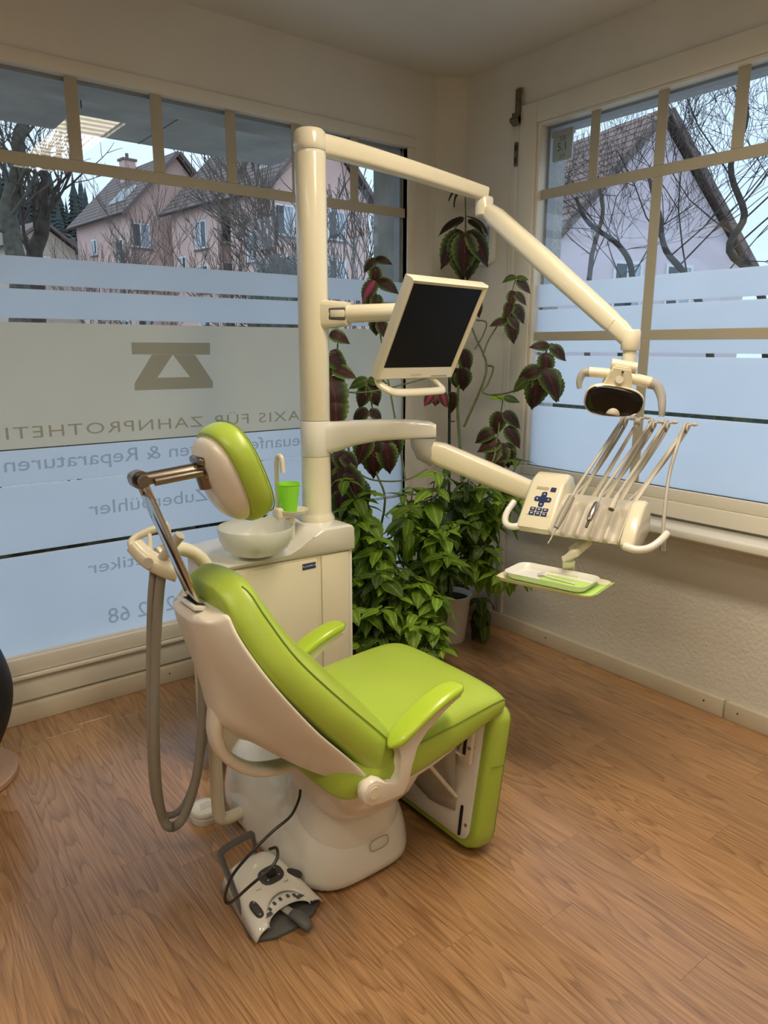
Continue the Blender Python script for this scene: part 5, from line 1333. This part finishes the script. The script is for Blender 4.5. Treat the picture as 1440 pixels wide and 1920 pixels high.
def house(name, label, corner, ang, half, length, z_e, rise, wallm, roofm, windows_g, windows_l, over=.55, chimney=None, skylights=(), group=None):
    """corner = near-left eave point; gable end faces the viewer, ridge runs away along ang"""
    R_ = Matrix.Rotation(ang - math.pi / 2, 3, 'Z')
    t = thing(name, label, 'house', (corner[0], corner[1], 0), R_, group)
    zb = -.3
    b = bm_(); o = over
    pts = [(o, zb), (2 * half - o, zb), (2 * half - o, z_e + (rise / half) * o * .55), (half, z_e + rise - .25), (o, z_e + (rise / half) * o * .55)]
    prism(b, pts, 'y', o, length - o); obj('wall', b, wallm, t)
    for s in (0, 1):
        b = bm_(); uv = b.loops.layers.uv.new('UVMap')
        sl = math.hypot(half, rise)
        def P(u, v, n=0):
            x_ = u * half; z_ = z_e + rise * u
            nx_, nz_ = -rise / sl, half / sl
            x_ += nx_ * n; z_ += nz_ * n
            return Vector((x_ if s == 0 else 2 * half - x_, v * length, z_))
        q = [P(0, 0, .16), P(1, 0, .16), P(1, 1, .16), P(0, 1, .16)]; q2 = [P(0, 0), P(1, 0), P(1, 1), P(0, 1)]
        v1 = [b.verts.new(p) for p in q]; v2 = [b.verts.new(p) for p in q2]
        f = b.faces.new(v1)
        for lp_, c in zip(f.loops, ((0, 0), (0, sl), (length, sl), (length, 0))): lp_[uv].uv = (c[0], c[1])
        b.faces.new(list(reversed(v2)))
        for i in range(4): b.faces.new((v1[i], v1[(i + 1) % 4], v2[(i + 1) % 4], v2[i]))
        rf = obj('roof', b, roofm, t, angle=20)
        b = bm_(); n0, n1 = P(-.01, -.004, .17), P(1.0, -.004, .17); n2, n3 = P(1.0, -.004, -.06), P(-.01, -.004, -.06)
        vv = [b.verts.new(p) for p in (n0, n1, n2, n3)] + [b.verts.new(p + Vector((0, .07, 0))) for p in (n0, n1, n2, n3)]
        b.faces.new(vv[:4]); b.faces.new(list(reversed(vv[4:])))
        for i in range(4): b.faces.new((vv[i], vv[(i + 1) % 4], vv[4 + (i + 1) % 4], vv[4 + i]))
        obj('barge_board', b, 'fascia', rf)
        if s == 0:
            for (u, v, w, h) in skylights:
                b = bm_(); c0 = P(u, v, .18); a_ = (P(u + .01, v) - P(u, v)).normalized(); n_ = (P(u, v, 1) - P(u, v)).normalized()
                mm = basis((0, 1, 0), a_, n_, c0); add_box(b, (-w / 2, -h / 2, 0), (w / 2, h / 2, .10), 0, 1, mm); sk = obj('skylight', b, 'shutter', rf)
                b = bm_(); add_box(b, (-w / 2 + .1, -h / 2 + .1, .1), (w / 2 - .1, h / 2 - .1, .115), 0, 1, mm); obj('pane', b, 'dark_pane', rf)
    def window(cx, cz, w, h, side):
        b = bm_()
        def Q(u, n, z_): return Vector((u, o - n, z_)) if side == 'g' else Vector((o - n, u, z_))
        def bx(u0, u1, n0, n1, z0, z1): add_box(b, *[Vector(map(f_, Q(u0, n0, z0), Q(u1, n1, z1))) for f_ in (min, max)])
        bx(cx - w / 2, cx + w / 2, -.02, .05, cz - h / 2, cz - h / 2 + .1); bx(cx - w / 2, cx + w / 2, -.02, .05, cz + h / 2 - .1, cz + h / 2)
        for u in (cx - w / 2 + .05, cx, cx + w / 2 - .05): bx(u - .05, u + .05, -.02, .05, cz - h / 2 + .1, cz + h / 2 - .1)
        wo_ = obj('window', b, 'shutter', t)
        for s_ in (-1, 1):
            b = bm_(); u0, u1 = sorted((cx + s_ * .05, cx + s_ * (w / 2 - .1))); add_box(b, *[Vector(map(f_, Q(u0, -.01, cz - h / 2 + .1), Q(u1, .02, cz + h / 2 - .1))) for f_ in (min, max)])
            obj('pane', b, 'house_pane' if s_ > 0 else 'dark_pane', wo_)
        b = bm_()
        add_box(b, *[Vector(map(f_, Q(cx - w / 2 - .1, -.02, cz - h / 2 - .12), Q(cx + w / 2 + .1, .14, cz - h / 2 - .02))) for f_ in (min, max)]); obj('sill', b, 'fascia', wo_)
    for (cx, cz, w, h) in windows_g: window(cx, cz, w, h, 'g')
    for (cy, cz, w, h) in windows_l: window(cy, cz, w, h, 'l')
    if chimney:
        u, v = chimney; b = bm_(); x_ = u * half; zc = z_e + rise * u
        add_box(b, (x_ - .45, v * length - .4, zc - .5), (x_ + .45, v * length + .4, zc + 1.25)); ch = obj('chimney', b, wallm, t)
        b = bm_(); add_box(b, (x_ - .55, v * length - .5, zc + 1.25), (x_ + .55, v * length + .5, zc + 1.4)); cyl(b, (x_, v * length, zc + 1.4), (x_, v * length, zc + 1.8), .12, seg=10); obj('chimney_cap', b, 'fascia', ch)
    # downpipe at the corner
    b = bm_(); cyl(b, (o + .25, o - .07, 0), (o + .25, o - .07, z_e - .2), .05, seg=8); obj('downpipe', b, 'fascia', t)
    return t
M['dark_pane'] = simple('dark_house_glass', (.05, .06, .07), .1)
M['house_pane'] = simple('pale_curtain_glass', (.40, .45, .50), .2)
A1 = math.radians(95.4)
G1 = [(1.35, z_, 1.35, 1.6) for z_ in (8.9, 6.2, 3.5, 1.2)]; L1 = [(2.2, z_, 1.2, 1.5) for z_ in (8.0, 5.3, 2.6)] + [(6.5, 8.6, .9, 1.1)]
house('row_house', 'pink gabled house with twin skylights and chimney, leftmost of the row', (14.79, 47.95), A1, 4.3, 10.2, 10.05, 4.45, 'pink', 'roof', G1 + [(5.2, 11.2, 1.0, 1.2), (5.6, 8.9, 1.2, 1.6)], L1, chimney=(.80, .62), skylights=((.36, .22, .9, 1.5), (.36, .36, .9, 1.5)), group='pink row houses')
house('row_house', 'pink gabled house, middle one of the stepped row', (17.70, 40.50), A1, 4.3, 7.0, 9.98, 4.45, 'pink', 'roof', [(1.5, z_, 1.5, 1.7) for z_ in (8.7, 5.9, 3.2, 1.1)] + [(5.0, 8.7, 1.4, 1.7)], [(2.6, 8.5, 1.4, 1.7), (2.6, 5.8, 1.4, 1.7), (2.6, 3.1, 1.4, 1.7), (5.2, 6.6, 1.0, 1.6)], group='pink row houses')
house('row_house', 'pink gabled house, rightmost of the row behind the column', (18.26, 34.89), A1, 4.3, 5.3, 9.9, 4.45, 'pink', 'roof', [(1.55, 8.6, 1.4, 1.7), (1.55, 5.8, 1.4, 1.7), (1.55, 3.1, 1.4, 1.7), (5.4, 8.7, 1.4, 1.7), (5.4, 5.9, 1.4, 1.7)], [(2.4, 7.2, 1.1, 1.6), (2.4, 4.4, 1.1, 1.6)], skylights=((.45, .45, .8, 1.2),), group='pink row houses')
# small tan house behind the big trunk
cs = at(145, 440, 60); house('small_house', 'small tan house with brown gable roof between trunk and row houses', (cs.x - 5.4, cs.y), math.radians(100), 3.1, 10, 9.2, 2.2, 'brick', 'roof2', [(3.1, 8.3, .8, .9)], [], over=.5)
# house beyond the right window
pkr = at(1258, 208, 22); A2 = math.radians(78); gx = Vector((math.sin(A2), -math.cos(A2), 0))
cr = pkr - gx * 4.6
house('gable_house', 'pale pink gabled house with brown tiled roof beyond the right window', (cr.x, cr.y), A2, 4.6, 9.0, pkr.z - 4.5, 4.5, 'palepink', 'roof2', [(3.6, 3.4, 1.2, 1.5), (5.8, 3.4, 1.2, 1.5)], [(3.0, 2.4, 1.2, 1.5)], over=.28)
house_r = at(640, 500, 30)

# ---- bare trees
def bare_tree(name, label, base, trunk, r0, seed, depth, spread, mat, lift=.15, ratio=.72, cat='tree', nch=3, group=None, minr=.0028):
    """trunk = list of points for the main stem, then recursive bare branches"""
    rr = random.Random(seed)
    root = thing(name, label, cat, base, None, group)
    base = Vector(base)
    P_ = catmull([Vector(p) - base for p in trunk], 5)
    b = bm_(); rs = [r0 * (1 - .55 * i / (len(P_) - 1)) for i in range(len(P_))]
    tube(b, [p + Vector((mnoise.noise(p * 3), mnoise.noise(p * 3 + Vector((9, 0, 0))), 0)) * r0 * .3 for p in P_], rs, 9); obj('trunk', b, mat, root, angle=70)
    b = bm_(); count = [0]
    def grow(p, d_, L, r, lv):
        if lv == 0 or count[0] > maxn[0]: return
        count[0] += 1
        n = 3; pts = [p]; dd_ = d_.copy()
        for k in range(n):
            dd_ = (dd_ + Vector((rr.uniform(-1, 1), rr.uniform(-1, 1), rr.uniform(-.6, 1) + lift)) * .22).normalized()
            pts.append(pts[-1] + dd_ * (L / n))
        tube(b, pts, [max(minr, r), max(minr, r * .6)], 5 if r > .02 else 3, cap=False)
        for k in range(nch):
            q = pts[rr.choice((1, 2, 3, 3))]
            ax = Vector((rr.uniform(-1, 1), rr.uniform(-1, 1), rr.uniform(-.5, .9))).normalized()
            nd = (dd_ + ax * spread).normalized()
            grow(q, nd, L * ratio * rr.uniform(.8, 1.15), r * .58, lv - 1)
    for i, k in enumerate(range(len(P_) // 3, len(P_))):
        if (k % 2 == 0) or k == len(P_) - 1:
            a = rr.uniform(0, 6.28); d0 = Vector((math.cos(a), math.sin(a), rr.uniform(.3, 1.1))).normalized()
            grow(P_[k], d0, spread_len[0], rs[k] * bfac[0], depth)
    obj('branches', b, mat, root, angle=70)
    return root
spread_len = [1.4]; bfac = [.30]; maxn = [2600]
def ground_at(px, D): 
    p = at(px, 900, D); return Vector((p.x, p.y, -.12))
# big pollarded trees left
spread_len[0] = 1.0
g0 = ground_at(30, 13); bare_tree('pollarded_tree', 'thick mossy trunk at the far left edge of the shop window', g0, [g0, at(38, 560, 13), at(28, 470, 13), at(12, 400, 13), at(30, 330, 13), at(40, 250, 13), at(44, 200, 13)], .20, 3, 4, .9, 'bark2')
g0 = ground_at(75, 14); bare_tree('pollarded_tree', 'dark forked pollard trunk in front of the wooded hill', g0, [g0, at(68, 560, 14), at(66, 470, 14), at(80, 420, 14), at(82, 370, 14), at(84, 325, 14)], .19, 5, 4, .9, 'bark')
# shrubby bare trees before the houses
spread_len[0] = 1.6
def shrub(px, D, py_top, label, seed, nstem=7, mat='twig', rad=.03):
    g0 = ground_at(px, D); rr = random.Random(seed)
    top_ = at(px, py_top, D).z
    root = thing('bare_shrub', label, 'shrub', g0, group='bare winter shrubs')
    b = bm_(); cnt = [0]
    def grow(p, d_, L, r, lv):
        if lv == 0 or cnt[0] > 620: return
        cnt[0] += 1
        pts = [p]; dd_ = d_.copy()
        for k in range(3):
            dd_ = (dd_ + Vector((rr.uniform(-1, 1), rr.uniform(-1, 1), rr.uniform(-.3, .8))) * .16).normalized(); pts.append(pts[-1] + dd_ * (L / 3))
        tube(b, pts, [max(.007, r), max(.006, r * .6)], 4, cap=False)
        for k in range(3): grow(pts[rr.choice((1, 2, 3))], (dd_ + Vector((rr.uniform(-1, 1), rr.uniform(-1, 1), rr.uniform(-.2, .7))) * .55).normalized(), L * .68, r * .55, lv - 1)
    for k in range(nstem):
        a = 2 * math.pi * k / nstem + rr.uniform(-.3, .3); d0 = Vector((math.cos(a) * .34, math.sin(a) * .34, 1)).normalized()
        grow(Vector((math.cos(a) * .1, math.sin(a) * .1, 0)), d0, top_ * .48, rad, 5)
    obj('branches', b, mat, root, angle=70); return root
shrub(300, 26, 385, 'bare multi-stemmed shrub before the middle pink house', 11)
shrub(500, 22, 425, 'bare shrub just left of the column outside', 12)
shrub(640, 14, 300, 'tall bare shrub seen through the window right of the column', 13, 9, 'twig', .03)
shrub(700, 11, 340, 'dark twiggy shrub close outside the window reveal', 14, 7, 'twig', .02)
shrub(225, 34, 440, 'low bare shrub before the leftmost pink house', 15)
# trees beyond the right window
bfac[0] = .30; maxn[0] = 1500
spread_len[0] = 1.5
g0 = ground_at(1165, 10); bare_tree('bare_tree', 'crooked bare tree left beyond the right window', g0, [g0, at(1165, 640, 10), at(1185, 520, 10), at(1160, 460, 10.1), at(1105, 420, 10), at(1080, 370, 10)], .055, 21, 6, .95, 'bark', nch=3)
g0 = ground_at(1330, 9); bare_tree('bare_tree', 'gnarled bare tree filling the right window panes', g0, [g0, at(1330, 640, 9), at(1290, 525, 9), at(1250, 470, 9), at(1235, 400, 9), at(1215, 330, 9)], .055, 22, 6, .95, 'bark', nch=3)
g0 = ground_at(1440, 9.5); bare_tree('bare_tree', 'bare tree at the right edge with branches up to the sky', g0, [g0, at(1430, 560, 9.5), at(1370, 470, 9.5), at(1395, 400, 9.5), at(1370, 310, 9.5), at(1400, 220, 9.5), at(1385, 120, 9.5)], .06, 23, 6, .9, 'bark', nch=3)
maxn[0] = 500
g0 = ground_at(1100, 13); bare_tree('bare_tree', 'fine bare tree in front of the tiled roof', g0, [g0, at(1100, 600, 13), at(1110, 480, 13), at(1130, 400, 13), at(1120, 330, 13)], .06, 24, 6, .9, 'twig', nch=3)

# ---- evergreen shrubs and hedges (foliage flecks on a twig core)
def evergreen(name, label, c, rad, n, mat='hedge', seed=1, box=None):
    rr = random.Random(seed); c = Vector(c)
    root = thing(name, label, 'hedge' if box else 'shrub', (c.x, c.y, -.12))
    b = bm_()
    for k in range(n):
        if box: p = Vector((rr.uniform(-box[0], box[0]), rr.uniform(-box[1], box[1]), rr.uniform(0, box[2])))
        else:
            v = Vector((rr.gauss(0, 1), rr.gauss(0, 1), rr.gauss(0, 1))).normalized() * rr.uniform(.6, 1.0)
            p = Vector((v.x * rad[0], v.y * rad[1], rad[2] * (1 + v.z)))
        s = rr.uniform(.06, .14); a = Vector((rr.uniform(-1, 1), rr.uniform(-1, 1), rr.uniform(-1, 1))).normalized(); c2 = a.orthogonal().normalized()
        b.faces.new([b.verts.new(p + a * s), b.verts.new(p + c2 * s * .45), b.verts.new(p - a * s), b.verts.new(p - c2 * s * .45)])
    me = bpy.data.meshes.new('foliage'); b.to_mesh(me); b.free(); me.materials.append(M[mat])
    o = bpy.data.objects.new('foliage', me); COL.objects.link(o); o.parent = root; o['kind'] = 'stuff'
    b = bm_()
    if box: add_box(b, (-box[0] * .93, -box[1] * .8, 0), (box[0] * .93, box[1] * .8, box[2] * .93), .1, 2)
    else: ball(b, (0, 0, rad[2]), (rad[0] * .82, rad[1] * .82, rad[2] * .9), 14)
    obj('core', b, mat, root, angle=60); return root
q = ground_at(545, 20); evergreen('evergreen_shrub', 'dark evergreen bush outside just left of the column', q, (1.3, 1.0, 2.0), 2600, seed=31)
q = ground_at(620, 9); evergreen('garden_hedge', 'clipped evergreen hedge running along the yard outside', (1.2, 9.0, 0), None, 5000, seed=32, box=(6.0, .5, .82))
q = ground_at(1080, 12); evergreen('garden_hedge', 'low evergreen hedge beyond the right window', (9.0, 3.2, 0), None, 3600, seed=33, box=(.5, 6.0, 1.15))

evergreen('ground_cover', 'low evergreen ground cover bed in the yard before the shop window', (-2.0, 3.3, 0), None, 5200, seed=34, box=(3.6, .9, .34))

# ---- wooded hill behind the houses
b = bm_(); g = []
for i in range(14):
    y_ = 95 + i * 9; row = []
    for j in range(24):
        x_ = -60 + j * 10
        z_ = -.2 + 30 * (1 - math.exp(-((i) / 6.0) ** 2)) * (1 - .35 * max(0, (x_ - 40) / 120)) + 1.5 * math.sin(x_ * .07)* (i / 13)
        row.append(Vector((x_, y_, z_)))
    g.append(row)
loft(b, g, cap=False, closed=False); struct('hill', b, 'hill', 'wooded hillside behind the houses', angle=80)
def conifer_mesh(seed):
    rr = random.Random(seed); b = bm_()
    cyl(b, (0, 0, 0), (0, 0, 1), .015, .003, 6)
    for k in range(15):
        z_ = .12 + .056 * k; r_ = .15 * (1 - k / 15.6) * rr.uniform(.75, 1.2)
        n = 11; top_ = b.verts.new((0, 0, z_ + .15)); rg = [b.verts.new((r_ * (1 + .35 * (i % 2) * rr.uniform(.5, 1.2)) * math.cos(2 * math.pi * i / n), r_ * (1 + .35 * (i % 2) * rr.uniform(.5, 1.2)) * math.sin(2 * math.pi * i / n), z_ - .02 * (i % 2))) for i in range(n)]
        for i in range(n): b.faces.new((rg[i], rg[(i + 1) % n], top_))
    return mesh_of('conifer', b, M['conifer'], 30)
cm = [conifer_mesh(k) for k in range(3)]
rr = random.Random(5)
placed = []
for k in range(600):
    px = rr.uniform(-30, 250); i = rr.uniform(1.5, 8.5)
    y_ = 95 + i * 9; D = (y_ - CAM_POS.y) / .80; p = at(px, 500, D)
    if len(placed) >= 75 or p.y > 205 or any((p.x - a_) ** 2 + (p.y - c2) ** 2 < 5.6 ** 2 for a_, c2 in placed): continue
    placed.append((p.x, p.y))
    i_ = (p.y - 95) / 9
    z_ = -.2 + 30 * (1 - math.exp(-(max(i_, 0) / 6.0) ** 2)) * (1 - .35 * max(0, (p.x - 40) / 120)) + 1.5 * math.sin(p.x * .07) * (i_ / 13)
    o = bpy.data.objects.new('conifer', rr.choice(cm)); COL.objects.link(o); s = rr.uniform(11, 17)
    o.location = (p.x, p.y, z_ - 2.6); o.scale = (s * rr.uniform(.8, 1.1), s, s); o.rotation_euler = (0, 0, rr.uniform(0, 6))
    tag(o, 'dark conifer in the wood on the hillside behind the houses', 'conifer', 'conifers on the wooded hill')
